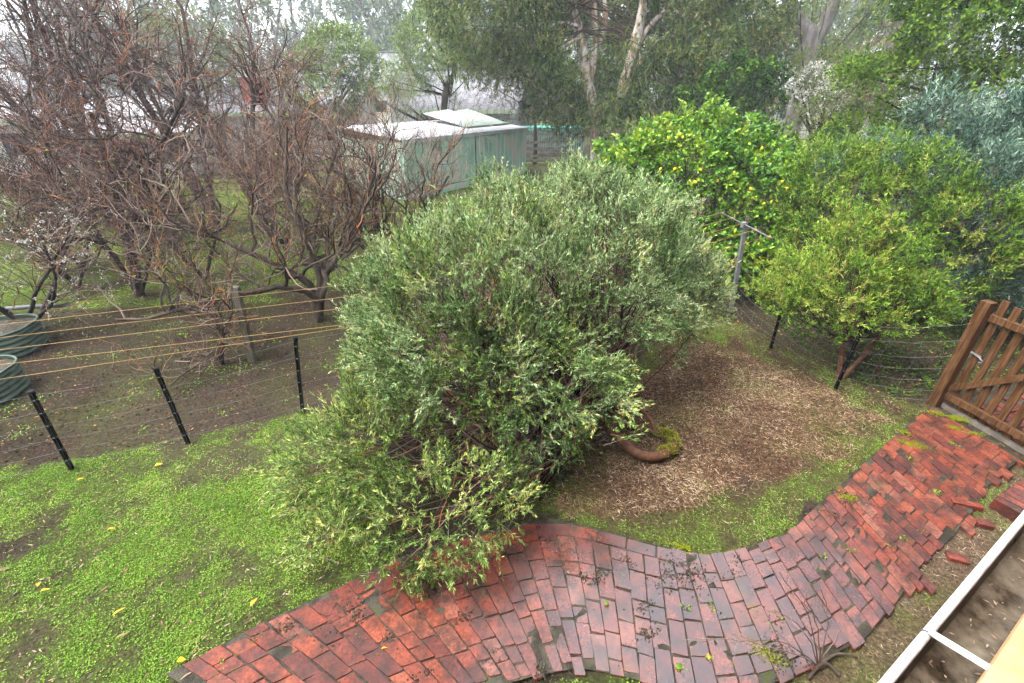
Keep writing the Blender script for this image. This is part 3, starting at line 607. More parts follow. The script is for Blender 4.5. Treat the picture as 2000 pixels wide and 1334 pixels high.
def foliage(parent, lobes, per_m2, shoots, nleaf, sl_, leaf, mat, twigmat=None, spread=0.06, up=0.35, droop=0.0, full=False, out=0.7, jit=0.5, ang=0.8, lump=0.16, lf=2.0, below=-0.35, mean=0.5, cvar=0.18, lvar=0.22, core=0, core_from=None, name='crown', face=True, tone=None, twr=0.0018, tipbias=1.0, lobe_tone=None, backcull=None, overlap=0.82, only=None, wild=0.0, shoot_twigs=True, holes=None):
    C_, N_, I_ = lobe_clumps(lobes, per_m2, lump, lf, below, overlap)
    if only is not None: keep = np.isin(I_, only); C_, N_, I_ = C_[keep], N_[keep], I_[keep]
    if holes is not None: keep = noise(C_, 1.5, 9) > holes; C_, N_, I_ = C_[keep], N_[keep], I_[keep]
    if backcull is not None:                # thin out what the garden never sees of the far side
        v = unit(C_ - np.array([0, 0, CAMH])); keep = ((N_ * v).sum(1) < 0.25) | (rng.random(len(C_)) < backcull); C_, N_, I_ = C_[keep], N_[keep], I_[keep]
    n = len(C_)
    ct = np.clip(mean + cvar * rng.normal(size=n) + cvar * 0.8 * noise(C_, 1.2, 3), 0, 1)
    if lobe_tone is not None: ct = ct + np.array(lobe_tone)[I_]
    S = np.repeat(C_, shoots, 0); N = np.repeat(N_, shoots, 0); ct = np.repeat(ct, shoots)
    D = unit(N * out + np.array([0, 0, up]) + rng.normal(size=S.shape) * jit)
    L = sl_ * rng.uniform(0.6, 1.3, len(S)) * np.where(rng.random(len(S)) < wild, 1.9, 1.0)
    S = S - D * L[:, None] * 0.5 + rng.normal(size=S.shape) * spread
    ok = S[:, 2] > 0.02; S, D, L, ct = S[ok], D[ok], L[ok], ct[ok]
    P = grow(S, D, L, 4, 0.18, -droop)
    ok = P[:, :, 2].min(1) > 0.01; P, ct = P[ok], ct[ok]
    ns = len(P)
    i = np.repeat(np.arange(ns), nleaf); t = np.tile((np.arange(nleaf) + 0.5) / nleaf, ns) ** (1 / tipbias) * 0.85 + 0.15
    t = np.clip(t + rng.normal(size=len(t)) * 0.03, 0.02, 0.999) * 3; k = t.astype(int); f = (t - k)[:, None]
    pos = P[i, k] * (1 - f) + P[i, k + 1] * f; T = unit(P[i, k + 1] - P[i, k])
    rad = unit(np.cross(T, rng.normal(size=T.shape))); a_ = ang * (1.15 - 0.5 * (t / 3))[:, None]
    LD = T * np.cos(a_) + rad * np.sin(a_)
    ll = leaf[0] * rng.uniform(0.65, 1.25, len(pos)); lw = leaf[1] * rng.uniform(0.75, 1.25, len(pos))
    V, F, kk = leaves(pos, LD, ll, lw, full, droop=droop * 0.6)
    rr = np.clip(ct[i] + lvar * rng.normal(size=len(pos)) + 0.10 * (t / 3 - 0.6), 0, 0.955 + 0.045 * (rng.random(len(pos)) < 0.12))
    o = link(name, np_mesh(name, V, F, {'rnd': np.repeat(rr, kk)}), M[mat], parent)
    sets = [(P[:, [0, 3]], np.array([[twr, twr * 0.6]]).repeat(ns, 0), 3)] if shoot_twigs else []
    if core:
        src = np.array(core_from, float).reshape(-1, 3); j = rng.choice(n, core); A = src[rng.integers(0, len(src), core)] + rng.normal(size=(core, 3)) * 0.03
        B = C_[j] - N_[j] * 0.05; m = 8; tt_ = np.linspace(0, 1, m)[None, :, None]
        mid_ = (A * 0.45 + B * 0.55) + rng.normal(size=(core, 3)) * 0.12 - np.array([0, 0, 0.08])
        Pc = (1 - tt_) ** 2 * A[:, None] + 2 * tt_ * (1 - tt_) * mid_[:, None] + tt_ ** 2 * B[:, None]; Pc[:, 1:-1] += rng.normal(size=(core, m - 2, 3)) * 0.018
        Pc[:, :, 2] = np.maximum(Pc[:, :, 2], 0.02)
        rc = rng.uniform(0.6, 1.5, (core, 1)) * np.linspace(twr * 5, twr * 1.3, m)[None]
        sets.append((Pc, rc, 4))
    if twigmat: tube_obj('branches', sets, M[twigmat], parent)['kind'] = 'stuff'
    return o
def limbs(name, parent, paths, mat, k=9, seg=14):
    """smooth tapered limbs through given points: (points, r0, r1)"""
    sets = []
    for pts, r0, r1 in paths:
        pts = np.array(pts, float); m = len(pts)
        q = np.linspace(0, m - 1, seg); out = []
        for v in q:
            i = min(int(v), m - 2); f = v - i; p0 = pts[max(i - 1, 0)]; p1 = pts[i]; p2 = pts[i + 1]; p3 = pts[min(i + 2, m - 1)]
            out.append(0.5 * ((2 * p1) + (-p0 + p2) * f + (2 * p0 - 5 * p1 + 4 * p2 - p3) * f * f + (-p0 + 3 * p1 - 3 * p2 + p3) * f ** 3))
        P = np.array(out); rr = np.linspace(r0, r1, seg) * (1 + 0.07 * rng.normal(size=seg)); sets.append((P[None], rr[None], k))
    return tube_obj(name, sets, M[mat], parent)

# ---- the big grey-green shrub over the path
LOBES = [((-0.12, 4.25, 0.95), (1.35, 1.35, 1.05), 1.0), ((0.75, 4.9, 1.25), (1.35, 1.2, 1.0), 1.0), ((0.95, 6.0, 1.75), (0.9, 0.85, 0.85), 1.0),
         ((1.85, 5.5, 1.3), (0.75, 0.7, 0.5), 1.0), ((-1.15, 3.35, 0.5), (0.85, 0.75, 0.55), 1.0), ((-0.55, 2.75, 0.35), (0.75, 0.6, 0.42), 1.0),
         ((-1.05, 2.45, 0.2), (0.6, 0.45, 0.24), 0.6), ((0.5, 3.75, 0.75), (0.65, 0.55, 0.42), 1.0), ((-0.8, 4.85, 0.95), (0.6, 0.7, 0.75), 1.0), ((1.7, 4.7, 0.95), (0.45, 0.35, 0.2), 0.4),
         ((-0.3, 5.4, 1.4), (0.7, 0.8, 0.68), 1.0), ((0.2, 5.6, 1.6), (0.8, 0.8, 0.78), 1.0), ((2.15, 5.1, 1.1), (0.45, 0.45, 0.35), 0.8)]
trunk_base = gp(1305, 868)
shrub = empty('spreading_shrub', tuple(trunk_base), 'large grey-green spreading shrub leaning over the brick path', 'shrub')
CF = [(0.9, 3.6, 0.3), (0.3, 3.7, 0.4), (0.0, 3.3, 0.15), (0.2, 3.0, 0.1), (1.1, 4.4, 0.6), (-0.4, 3.8, 0.4), (0.9, 5.2, .7)]
KW = dict(spread=0.05, up=0.45, out=0.7, jit=0.42, ang=0.68, lump=0.42, lf=1.8, cvar=0.18, tipbias=1.3, wild=.22, holes=-.55, overlap=.9)
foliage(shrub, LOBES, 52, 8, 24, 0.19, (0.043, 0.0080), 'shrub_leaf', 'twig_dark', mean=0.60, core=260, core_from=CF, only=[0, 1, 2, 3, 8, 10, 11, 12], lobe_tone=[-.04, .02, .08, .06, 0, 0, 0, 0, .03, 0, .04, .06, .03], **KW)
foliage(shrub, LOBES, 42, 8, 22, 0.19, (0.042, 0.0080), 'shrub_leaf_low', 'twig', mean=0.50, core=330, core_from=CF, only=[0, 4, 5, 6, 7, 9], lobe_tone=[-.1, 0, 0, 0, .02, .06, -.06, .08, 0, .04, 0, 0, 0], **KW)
T0 = trunk_base
limbs('trunk', shrub, [([T0 + (0.02, 0.10, -0.05), gp(1318, 868, .07), gp(1300, 885, .08), gp(1262, 893, .09), gp(1225, 872, .14), gp(1190, 838, .24), gp(1140, 800, .38), gp(1060, 760, .55)], 0.056, 0.042),
                       ([gp(1312, 848, .06), gp(1284, 845, .08), gp(1270, 818, .16), gp(1245, 795, .24), gp(1212, 770, .34), gp(1180, 740, .45), gp(1150, 690, .6)], 0.032, 0.02),
                       ([gp(1300, 852, .04), gp(1262, 838, .05), gp(1215, 828, .06), gp(1180, 815, .12)], 0.03, 0.018),
                       ([gp(1205, 772, .34), gp(1235, 745, .5), gp(1250, 720, .65)], 0.016, 0.008)], 'bark_brown')
# moss on the root knuckle
mp_ = []
for (x, y, z) in [(1300, 848, .07), (1312, 852, .08), (1318, 866, .09), (1310, 878, .09), (1295, 882, .1), (1286, 845, .08)]:
    c = gp(x, y, z); d = unit(rng.normal(size=(520, 3))); d = d[d[:, 2] > -0.2]; mp_.append(np.hstack([c + d * 0.058 * rng.uniform(.85, 1.1, (len(d), 1)), d]))
mp_ = np.vstack(mp_); V, F, k = leaves(mp_[:, :3], mp_[:, 3:] + 0.6 * rng.normal(size=(len(mp_), 3)), 0.016, 0.009)
link('moss', np_mesh('moss', V, F, {'rnd': np.repeat(rng.random(len(mp_)), k)}), M['moss'], shrub)

# ---- bare orchard trees
fb = gp(622, 628)
def px3(*pts): return np.array([at(x, y, Y) for x, y, Y in pts])
bare_tree('fig_tree', 'bare fig tree with a long low limb reaching over the wire fence', fb,
          [(np.vstack([fb, px3((612, 560, 6.75), (585, 540, 6.7), (520, 505, 6.6), (440, 470, 6.4), (350, 430, 6.3))]), 0.07),
           (np.vstack([fb, px3((625, 575, 6.7), (560, 553, 6.4), (470, 575, 6.0), (380, 600, 5.7), (300, 618, 5.5), (225, 625, 5.4))]), 0.06),
           (np.vstack([fb, px3((632, 540, 6.8), (655, 500, 6.9), (700, 440, 7.0), (735, 330, 7.1))]), 0.07),
           (np.vstack([fb, px3((625, 540, 6.8), (600, 470, 6.9), (560, 380, 7.0), (560, 250, 7.1))]), 0.06),
           (np.vstack([fb, px3((640, 545, 6.7), (610, 500, 7.2), (620, 420, 7.4), (660, 280, 7.5))]), 0.05)],
          n=(44, 280, 1500), lens=(1.25, 0.75, 0.4), buds=120, tw_r=0.0034, bark='bark_grey', up=(0.10, 0.20, 0.22), wander=(.3, .38, .34))
fb2 = np.array([-2.4, 8.3, 0])
bare_tree('fig_tree', 'bare spreading fig tree in front of the green shed', fb2,
          [((-0.25, 0, 1), 2.6, 0.06), ((0.35, 0.1, 1), 2.4, 0.055), ((0.1, -0.4, 1), 2.5, 0.05), ((-0.5, 0.3, 0.9), 2.4, 0.05)],
          n=(46, 340, 1800), lens=(1.3, 0.8, 0.45), buds=60, tw_r=0.0038, up=(0.10, 0.20, 0.22), wander=(.3, .38, .34))
pb = gp(272, 578)
bare_tree('plum_tree', 'bare plum tree with a crooked black trunk', pb,
          [(np.vstack([pb, px3((262, 520, 7.75), (245, 460, 7.7), (238, 410, 7.7), (215, 330, 7.7), (180, 220, 7.7))]), 0.085),
           (np.vstack([pb, px3((262, 520, 7.75), (250, 450, 7.75), (270, 380, 7.9), (320, 280, 8.0), (360, 190, 8.0))]), 0.07),
           (np.vstack([pb, px3((285, 540, 7.7), (300, 480, 7.6), (292, 430, 7.5), (330, 330, 7.4))]), 0.04),
           (np.vstack([pb, px3((240, 530, 7.7), (200, 470, 7.6), (150, 400, 7.5), (90, 330, 7.5))]), 0.05)],
          n=(46, 340, 2100), lens=(1.4, 0.85, 0.48), bark='bark_dark', twig='twig_plum', tw_r=0.0038, up=(0.03, 0.06, 0.08), wander=(.28, .36, .34))
for i, (x, y, lab, tall) in enumerate([(-9.6, 11.2, 'tall bare tree with two mossy stems at the far edge of the orchard', 5.2), (-8.2, 12.6, 'tall slender bare tree behind the crooked plum', 5.4), (-11.2, 12.8, 'tall bare tree whose stems cross the white roof', 5.5), (-6.3, 11.8, 'slim bare tree between the white roof and the red chimney', 4.2)]):
    bare_tree('orchard_tree', lab, np.array([x, y, 0]), [((-0.22, 0, 1), tall, 0.11), ((0.16, 0.1, 1), tall * 0.95, 0.10), ((0.02, -.15, 1), tall * .9, 0.08)],
              n=(50, 300, 1250), lens=(1.7, 0.95, 0.55), bark='bark_grey', twig='twig_plum', tw_r=0.0046, up=(0.06, 0.03, 0.04), wander=(.22, .34, .34), group=None)
bare_tree('orchard_shrub', 'low tangled bare bush at the left end of the orchard', np.array([-9.2, 9.3, 0]), [((-.4, 0, 1), 1.8, .05), ((.4, .1, 1), 1.9, .05), ((.1, -.4, 1), 1.7, .04)], n=(34, 280, 1500), lens=(1.1, .7, .42), bark='bark_dark', twig='twig_dark', tw_r=0.005)
bare_tree('orchard_shrub', 'dark bare thicket of twigs between plum and fig', np.array([-5.4, 10.6, 0]), [((-.4, 0, 1), 2.0, .05), ((.4, .1, 1), 2.2, .05), ((.1, -.4, 1), 2.0, .04)], n=(40, 300, 1500), lens=(1.2, .8, .45), bark='bark_dark', twig='twig', tw_r=0.0055)
bare_tree('orchard_shrub', 'low spreading bare bush in front of the crooked plum', gp(150, 560), [((-.6, 0, 1), 1.5, .04), ((.7, .1, 1), 1.6, .04), ((.1, -.5, 1), 1.3, .035)], n=(26, 200, 1100), lens=(.9, .55, .34), bark='bark_dark', twig='twig', tw_r=0.0034, up=(.05, .12, .15), wander=(.32, .38, .34))
bare_tree('orchard_shrub', 'low bare bush between the crooked plum and the long-limbed fig', gp(400, 545), [((-.6, 0, 1), 1.5, .04), ((.7, .1, 1), 1.6, .04), ((.1, -.5, 1), 1.3, .035)], n=(26, 200, 1100), lens=(.9, .55, .34), bark='bark_dark', twig='twig', tw_r=0.0034, up=(.05, .12, .15), wander=(.32, .38, .34))
sb = gp(432, 708)
bare_tree('fig_sapling', 'small bare fig sapling beside the leaning grey stake', sb, [(np.vstack([sb, px3((432, 660, 5.4), (440, 630, 5.4), (470, 605, 5.3))]), 0.035), (np.vstack([sb, px3((430, 670, 5.4), (400, 700, 5.1), (330, 755, 4.6))]), 0.022), (np.vstack([sb, px3((436, 660, 5.4), (410, 620, 5.5), (360, 560, 5.6))]), 0.025)],
          n=(16, 120, 460), lens=(0.65, 0.45, 0.28), buds=60, tw_r=0.004)
# blossom tree reaching in from the left
bt = empty('blossom_tree', (-7.6, 6.4, 0), 'young tree with white blossom at the left edge of the garden', 'tree')
Pb0 = grow(np.array([[-7.6, 6.4, -0.03]] * 5), np.array([(0.4, 0, 1), (0.9, -.1, 1), (.1, -.2, 1), (.7, .3, 1), (.5, -.4, .8)]), 2.3, 9, 0.12, 0.02)
Rb0 = np.linspace(0.035, 0.012, 9)[None].repeat(5, 0); po, T_, r_ = sample_on(Pb0, Rb0, 90, .2); Pb1 = grow(po, unit(T_ + .8 * unit(rng.normal(size=(90, 3)))), 0.8, 6, .2, 0.03); Rb1 = np.linspace(.007, .003, 6)[None].repeat(90, 0)
po, T_, r_ = sample_on(Pb1, Rb1, 500, .2); Pb2 = grow(po, unit(T_ + .9 * unit(rng.normal(size=(500, 3)))), 0.3, 4, .2, 0.03); Rb2 = np.linspace(.004, .0025, 4)[None].repeat(500, 0)
tube_obj('trunk', [(Pb0, Rb0, 6)], M['bark_dark'], bt); tube_obj('crown', [(Pb1, Rb1, 4), (Pb2, Rb2, 3)], M['twig'], bt)
i_ = rng.choice(len(Pb2), 420); bp_ = np.repeat(Pb2[i_, rng.integers(1, 4, 420)], 6, 0) + rng.normal(size=(2520, 3)) * 0.012
V, F, k = leaves(bp_, unit(rng.normal(size=(2520, 3)) + np.array([0, 0, .8])), 0.020, 0.017, True); link('blossom', np_mesh('blossom', V, F, {'rnd': np.repeat(rng.random(2520), k)}), M['white_blossom'], bt)

# ---- lemon tree with fruit, darker citrus behind
LL = [((3.5, 9.3, 1.6), (1.6, 1.3, 1.2)), ((2.35, 9.7, 1.5), (0.95, 0.9, 1.05)), ((4.3, 8.7, 1.2), (1.1, 0.9, 1.0)), ((3.9, 9.9, 2.2), (1.0, .9, .75)), ((4.5, 8.1, .75), (.75, .65, .65)), ((2.9, 8.8, 1.0), (.9, .7, .8)), ((4.9, 9.4, 1.5), (.95, .9, 1.0)), ((4.1, 7.95, .6), (.8, .6, .6)), ((3.2, 8.3, .7), (.9, .6, .7)), ((2.0, 9.3, 1.2), (.7, .7, .8)), ((3.0, 9.6, 2.3), (.5, .5, .5))]
lem = empty('lemon_tree', (3.7, 9.2, 0), 'glossy lemon tree carrying yellow lemons behind the washing line', 'tree')
foliage(lem, LL, 34, 4, 12, 0.2, (0.085, 0.042), 'lemon_leaf', 'twig_dark', spread=0.07, full=True, up=0.3, jit=0.6, ang=0.95, mean=0.6, cvar=0.2, droop=0.10, core=70, core_from=[(3.7, 9.2, .5)], lump=.34, lf=2.6, backcull=.25)
limbs('trunk', lem, [([(3.7, 9.2, -.05), (3.65, 9.2, .5), (3.3, 9.1, 1.0)], .08, .04), ([(3.7, 9.2, .3), (4.1, 9.1, .8), (4.4, 8.8, 1.2)], .06, .03), ([(3.7, 9.2, .4), (3.7, 9.6, 1.2), (3.8, 9.7, 1.7)], .06, .03)], 'bark_dark')
def lemon_mesh():
    V, F = [], []; nr, na = 7, 9
    for i in range(nr + 1):
        f = i / nr; a = math.pi * f; r = math.sin(a) ** 0.9 * 0.032; z = -math.cos(a) * 0.040 + (0.008 if i == nr else 0) - (0.004 if i == 0 else 0)
        for k in range(na): V.append((max(r, .002) * math.cos(2 * math.pi * k / na), max(r, .002) * math.sin(2 * math.pi * k / na), z))
    for i in range(nr):
        for k in range(na): F.append((i * na + k, i * na + (k + 1) % na, (i + 1) * na + (k + 1) % na, (i + 1) * na + k))
    me = bpy.data.meshes.new('lemon'); me.from_pydata(V, [], F); me.polygons.foreach_set('use_smooth', np.ones(len(F), bool)); me.materials.append(M['lemon']); return me
LM = lemon_mesh()
LEM_PX = [(1334, 268), (1262, 242), (1268, 247), (1318, 330), (1369, 332), (1358, 356), (1401, 354), (1488, 290), (1528, 355), (1466, 369), (1470, 387), (1448, 396), (1518, 393), (1537, 368), (1492, 398), (1482, 478), (1543, 492), (1429, 510), (1475, 513), (1305, 460), (1290, 330), (1187, 325), (1420, 300), (1306, 270)]
def hit_lobes(x, y, lobes, s=0.98):
    r = ray(x, y); O = np.array([0, 0, CAMH]); best = None
    for lo in lobes:
        c = np.array(lo[0]); q = np.array(lo[1]) * s; o = (O - c) / q; d = r / q
        A = d @ d; B = o @ d; Cc = o @ o - 1; D_ = B * B - A * Cc
        if D_ > 0:
            t = (-B - math.sqrt(D_)) / A
            if best is None or t < best: best = t
    return None if best is None else O + r * best
for (x, y) in LEM_PX:
    p = hit_lobes(x, y, LL, 1.06)
    if p is None: continue
    o = bpy.data.objects.new('lemon', LM); col.objects.link(o); o.parent = lem; o.matrix_parent_inverse = Matrix.Translation(-Vector(lem.location))
    o.location = p; o.rotation_euler = (rng.normal() * .6, rng.normal() * .6, 0); sc_ = rng.uniform(.62, .85); o.scale = (sc_, sc_, sc_)
cit = empty('citrus_tree', (5.2, 11.9, 0), 'darker citrus tree just behind the lemon tree', 'tree')
foliage(cit, [((5.2, 11.9, 1.7), (2.0, 1.3, 1.15)), ((3.9, 12.3, 1.5), (1.3, 1.1, 1.0))], 18, 4, 10, 0.22, (0.085, 0.036), 'dark_green_leaf', 'twig_dark', spread=.08, full=True, mean=.62, cvar=.2, ang=.95, backcull=.2)
limbs('trunk', cit, [([(5.2, 11.9, -.05), (5.15, 11.9, .7), (5.0, 11.8, 1.4)], .09, .05)], 'bark_dark')

# ---- lime-green bottlebrush shrubs by the right fence
bb = gp(1640, 738)
bott = empty('bottlebrush_shrub', tuple(bb), 'lime-green bottlebrush shrub standing at the wire fence', 'shrub')
BL = [((4.05, 5.35, 1.2), (0.6, 0.55, 0.38), 1), ((4.35, 5.65, 1.62), (0.42, 0.45, 0.36), 1), ((4.75, 5.6, 1.3), (.42, .42, .3), 1), ((3.72, 5.45, 0.98), (0.45, 0.45, 0.28), .9), ((4.85, 5.3, .95), (0.55, 0.5, 0.34), .9), ((4.3, 5.15, .85), (0.6, 0.4, 0.26), .8)]
foliage(bott, BL, 38, 7, 22, 0.22, (0.052, 0.0115), 'bottle_leaf', 'twig_dark', wild=.15, spread=0.06, up=0.6, out=0.7, jit=0.42, ang=0.95, mean=0.62, cvar=0.17, core=70, core_from=[bb + (0, 0, .55), bb + (.1, .1, .6)], lump=.4, lf=2.8)
limbs('trunk', bott, [([bb + (0, 0, -.05), gp(1645, 690, .3), gp(1650, 640, .6), bb + (.15, .3, 1.2)], .045, .02), ([bb + (0.03, 0, 0), bb + (.3, .1, .35), bb + (.6, .25, .8)], .035, .012), ([bb + (-.02, 0, .1), bb + (-.05, .2, .6), bb + (-.2, .4, 1.1)], .03, .012)], 'bark_brown')
bot2 = empty('bottlebrush_shrub', (5.7, 7.4, 0), 'taller olive-green bottlebrush shrub between the lemon tree and the silvery shrub', 'shrub')
foliage(bot2, [((5.35, 7.6, 1.55), (0.95, 0.8, 0.85)), ((6.2, 7.0, 1.45), (0.85, 0.75, 0.85)), ((5.1, 7.9, 2.15), (.5, .5, .45)), ((6.1, 7.2, 2.1), (.55, .5, .45)), ((6.6, 6.5, .9), (.6, .6, .5)), ((5.6, 6.7, .6), (.8, .6, .5)), ((4.9, 7.3, .7), (.7, .6, .6)), ((6.5, 6.4, 1.3), (.6, .6, .8)), ((5.9, 7.6, 2.2), (.4, .4, .5)), ((5.0, 7.0, 1.3), (.5, .5, .5))], 30, 7, 17, 0.2, (0.058, 0.013), 'bottle_leaf', 'twig_dark', wild=.2, spread=0.07, up=0.75, out=.75, jit=.4, ang=.9, mean=.5, cvar=.22, core=80, core_from=[(5.7, 7.4, .6)], lump=.38, lf=2.6, backcull=.3)
limbs('trunk', bot2, [([(5.7, 7.4, -.05), (5.6, 7.4, .6), (5.4, 7.5, 1.3)], .05, .02), ([(5.75, 7.4, 0), (6.0, 7.2, .7), (6.2, 7.1, 1.3)], .045, .02)], 'bark_brown')

# ---- silvery blue-green shrub at the right edge
silv = empty('silvery_shrub', (7.8, 8.0, 0), 'tall silvery blue-green shrub filling the right edge', 'shrub')
foliage(silv, [((7.9, 7.3, 1.0), (1.1, 1.0, 1.1)), ((7.6, 8.2, 1.95), (1.25, 1.0, 1.0)), ((6.7, 9.0, 1.85), (1.0, .9, .65)), ((7.15, 8.5, 2.8), (.42, .4, .6)), ((8.8, 8.2, 2.3), (1.2, 1.0, 1.0)), ((8.7, 7.0, 1.5), (1.1, 1.0, 1.2)), ((6.2, 9.6, 1.5), (.8, .8, .6)), ((7.2, 6.7, .55), (.8, .7, .5)), ((8.2, 6.1, .7), (.9, .7, .6)), ((7.3, 7.2, 1.7), (.8, .7, .9))], 32, 7, 13, 0.26, (0.09, 0.0135), 'silver_leaf', 'twig_dark', spread=.09, up=.4, out=.6, jit=.4, ang=.7, mean=.52, cvar=.15, core=160, core_from=[(7.8, 8.0, .5)], lump=.2, backcull=.25)
limbs('trunk', silv, [([(7.8, 8.0, -.05), (7.7, 8.0, .8), (7.8, 8.2, 2.0)], .08, .03), ([(7.8, 8.0, 0), (7.2, 8.2, .8), (6.8, 8.7, 1.6)], .06, .03), ([(7.8, 8.0, .3), (7.4, 8.3, 1.6), (7.15, 8.5, 3.2)], .04, .012)], 'bark_brown')
pr = empty('privet_tree', (11.5, 12.5, 0), 'bright green tree with layered foliage at the top right corner', 'tree')
foliage(pr, [((10.9, 12.6, 4.3), (1.7, 1.5, .9)), ((9.6, 12.2, 4.6), (.9, .9, .5)), ((8.7, 12.8, 3.6), (.75, .7, .40)), ((11.2, 11.8, 3.3), (1.4, 1.2, .75)), ((10.3, 12.9, 5.3), (1.5, 1.2, .8)), ((12.4, 12.2, 4.6), (1.5, 1.4, 1.3)), ((9.4, 13.0, 2.2), (1.1, .9, .7)), ((8.6, 13.2, 1.6), (.9, .8, .6)), ((10.2, 12.0, 1.3), (1.2, 1., .9)), ((11.6, 11.4, 2.2), (1.4, 1.1, .9)), ((9.9, 12.4, 3.7), (1.1, .9, .6))], 17, 8, 9, 0.24, (0.09, 0.045), 'dark_green_leaf', 'twig_dark', shoot_twigs=False, spread=.12, up=.3, jit=.6, mean=.66, cvar=.17, core=40, core_from=[(11.2, 12.5, 3.5), (10.8, 12.4, 3.8)], lump=.2, backcull=.2, ang=.9, twr=.003)
limbs('trunk', pr, [([(11.5, 12.5, -.05), (11.4, 12.5, 1.5), (11.6, 12.6, 4.2)], .13, .05), ([(11.45, 12.5, 2.4), (10.4, 12.6, 3.2), (8.7, 12.8, 3.6)], .05, .02), ([(11.45, 12.5, 2.2), (10.2, 12.7, 2.7), (9.1, 12.9, 3.2)], .04, .015), ([(11.4, 12.5, 1.8), (10.2, 12.4, 2.6), (9.8, 12.3, 3.9)], .05, .02)], 'bark_dark')

# ---- the paperbark
PY = 19.0
pbk = empty('paperbark_tree', (3.6, PY, 0), 'big paperbark tree with flaking white stems and drooping olive foliage', 'tree')
def A_(x, y, dY=0): return at(x, y, PY + dY)
limbs('trunk', pbk, [([(3.6, PY, -.1), A_(1205, 300), A_(1207, 230), A_(1222, 160), A_(1240, 90), A_(1255, 20), A_(1268, -60), A_(1275, -140)], .27, .15),
                     ([(3.3, PY + .2, -.1), A_(1165, 250, .2), A_(1150, 170, .2), A_(1138, 95, .2), A_(1122, 30, .2), A_(1105, -40, .2), A_(1080, -120, .2)], .24, .13),
                     ([A_(1150, 160, .3), A_(1163, 90, .5), A_(1160, 20, .6), A_(1150, -60, .6)], .16, .09),
                     ([A_(1155, 120, .5), A_(1180, 60, .8), A_(1182, 0, .9), A_(1186, -70, .9)], .13, .08),
                     ([A_(1232, 110), A_(1270, 50), A_(1310, 20), A_(1345, 45), A_(1352, 90)], .13, .03),
                     ([A_(1140, 70, .2), A_(1110, 85, -.3), A_(1075, 105, -.5)], .07, .02), ([A_(1225, 150), A_(1290, 75), A_(1335, 82), A_(1370, 115)], .06, .02), ([A_(1128, 50), A_(1090, 45), A_(1065, 60)], .06, .02)], 'bark_paper', 10, 16)
PLB = []
for (x, y, dy, rx, rz) in [(930, 40, 0, 1.5, 1.2), (1010, 70, .5, 1.6, 1.3), (1060, 40, 1.6, 1.4, 1.1), (960, 120, .6, 1.0, .8), (1040, 140, 0, 1.1, 1.1), (1090, 190, 1.4, 1.0, .9), (1190, 180, 1.8, 1.2, 1.2), (1300, 150, 1.0, 1.3, 1.0), (1370, 100, -.3, 1.5, 1.3), (1440, 70, .2, 1.5, 1.1), (1320, 60, 1.6, 1.4, 1.2), (1480, 140, .8, 1.1, .9), (1400, 180, .8, 1.2, .7), (1480, 20, .4, 1.4, 1.0), (1170, -10, 2.6, 2.0, 1.4), (1000, -40, 0, 1.8, 1.2), (1330, -40, .6, 2.0, 1.3), (1120, 235, 1.3, .9, .7), (1240, 225, 1.2, .9, .7), (880, 20, .4, .9, .7), (1190, -150, 3.0, 3.0, 1.4), (1195, 110, -.9, .55, .5), (1245, 195, -.9, .9, .55), (1110, 150, -.9, .6, .45), (1170, 235, -.8, .8, .5), (1280, 110, -.7, .6, .5), (1060, 100, -.6, .7, .7)]:
    PLB.append((tuple(A_(x, y, dy)), (rx, rx * .8, rz), .75))
foliage(pbk, PLB, 9, 9, 12, 0.42, (0.14, 0.028), 'paper_leaf', 'twig_dark', spread=.26, up=-.15, out=.45, jit=.6, ang=.6, droop=.1, mean=.5, cvar=.24, lump=.3, lf=1.2, below=-.9, core=70, core_from=[A_(1240, 60), A_(1140, 60), A_(1160, 0), A_(1260, 20), A_(1120, 10)], backcull=.35, twr=.004, overlap=.6, shoot_twigs=False)

# ---- trees beyond the back fence
def far_tree(name, label, c, lobes, mat, leaf, per=2.2, trunk=None, bark='bark_gum', shoots=6, nleaf=8, sl_=0.9, group=None, **kw):
    t = empty(name, tuple(c), label, 'tree', group)
    a = dict(spread=.35, up=-.1, out=.5, jit=.5, ang=.7, droop=.12, mean=.5, cvar=.2, lump=.25, lf=.6, backcull=.15, below=-.7, twr=.008, shoot_twigs=False, core=10, core_from=[np.array(c) + (0, 0, max(l[0][2] for l in lobes) * .5)]); a.update(kw)
    foliage(t, lobes, per, shoots, nleaf, sl_, leaf, mat, 'twig_dark', **a)
    if trunk: limbs('trunk', t, trunk, bark)
    return t
def Lb(x, y, Y, rx, rz, w=1): return (tuple(at(x, y, Y)), (rx, rx * .8, rz), w)
far_tree('round_shrub', 'rounded yellow-green tree above the grey roof', (-9.8, 27.5, 0), [Lb(660, 130, 27.5, 2.0, 1.9), Lb(640, 170, 27.2, 1.9, 1.6)], 'pale_leaf', (.14, .06), 11, [([(-9.8, 27.5, -.1), (-9.8, 27.5, 1.5), (-9.7, 27.5, 3)], .16, .1)], sl_=.45, spread=.15, up=.4)
far_tree('tea_tree', 'wispy pale green tree leaning beside the tiled roof', (-3.0, 25.0, 0), [Lb(850, 70, 25, 1.5, 1.4), Lb(830, 110, 25.2, 1.4, 1.1), Lb(880, 110, 24.6, 1.3, 1.0), Lb(800, 150, 25, 1.2, 1.0), Lb(845, 30, 25, 1.0, .8)], 'pale_leaf', (.16, .03), 12, [([at(860, 215, 25) - np.array([0, 0, 1.6]), at(870, 180, 25), at(888, 140, 25), at(885, 100, 25), at(870, 60, 25)], .17, .07), ([at(884, 130, 25), at(850, 115, 25), at(830, 90, 25)], .08, .03)], 'bark_grey', sl_=.5, spread=.2)
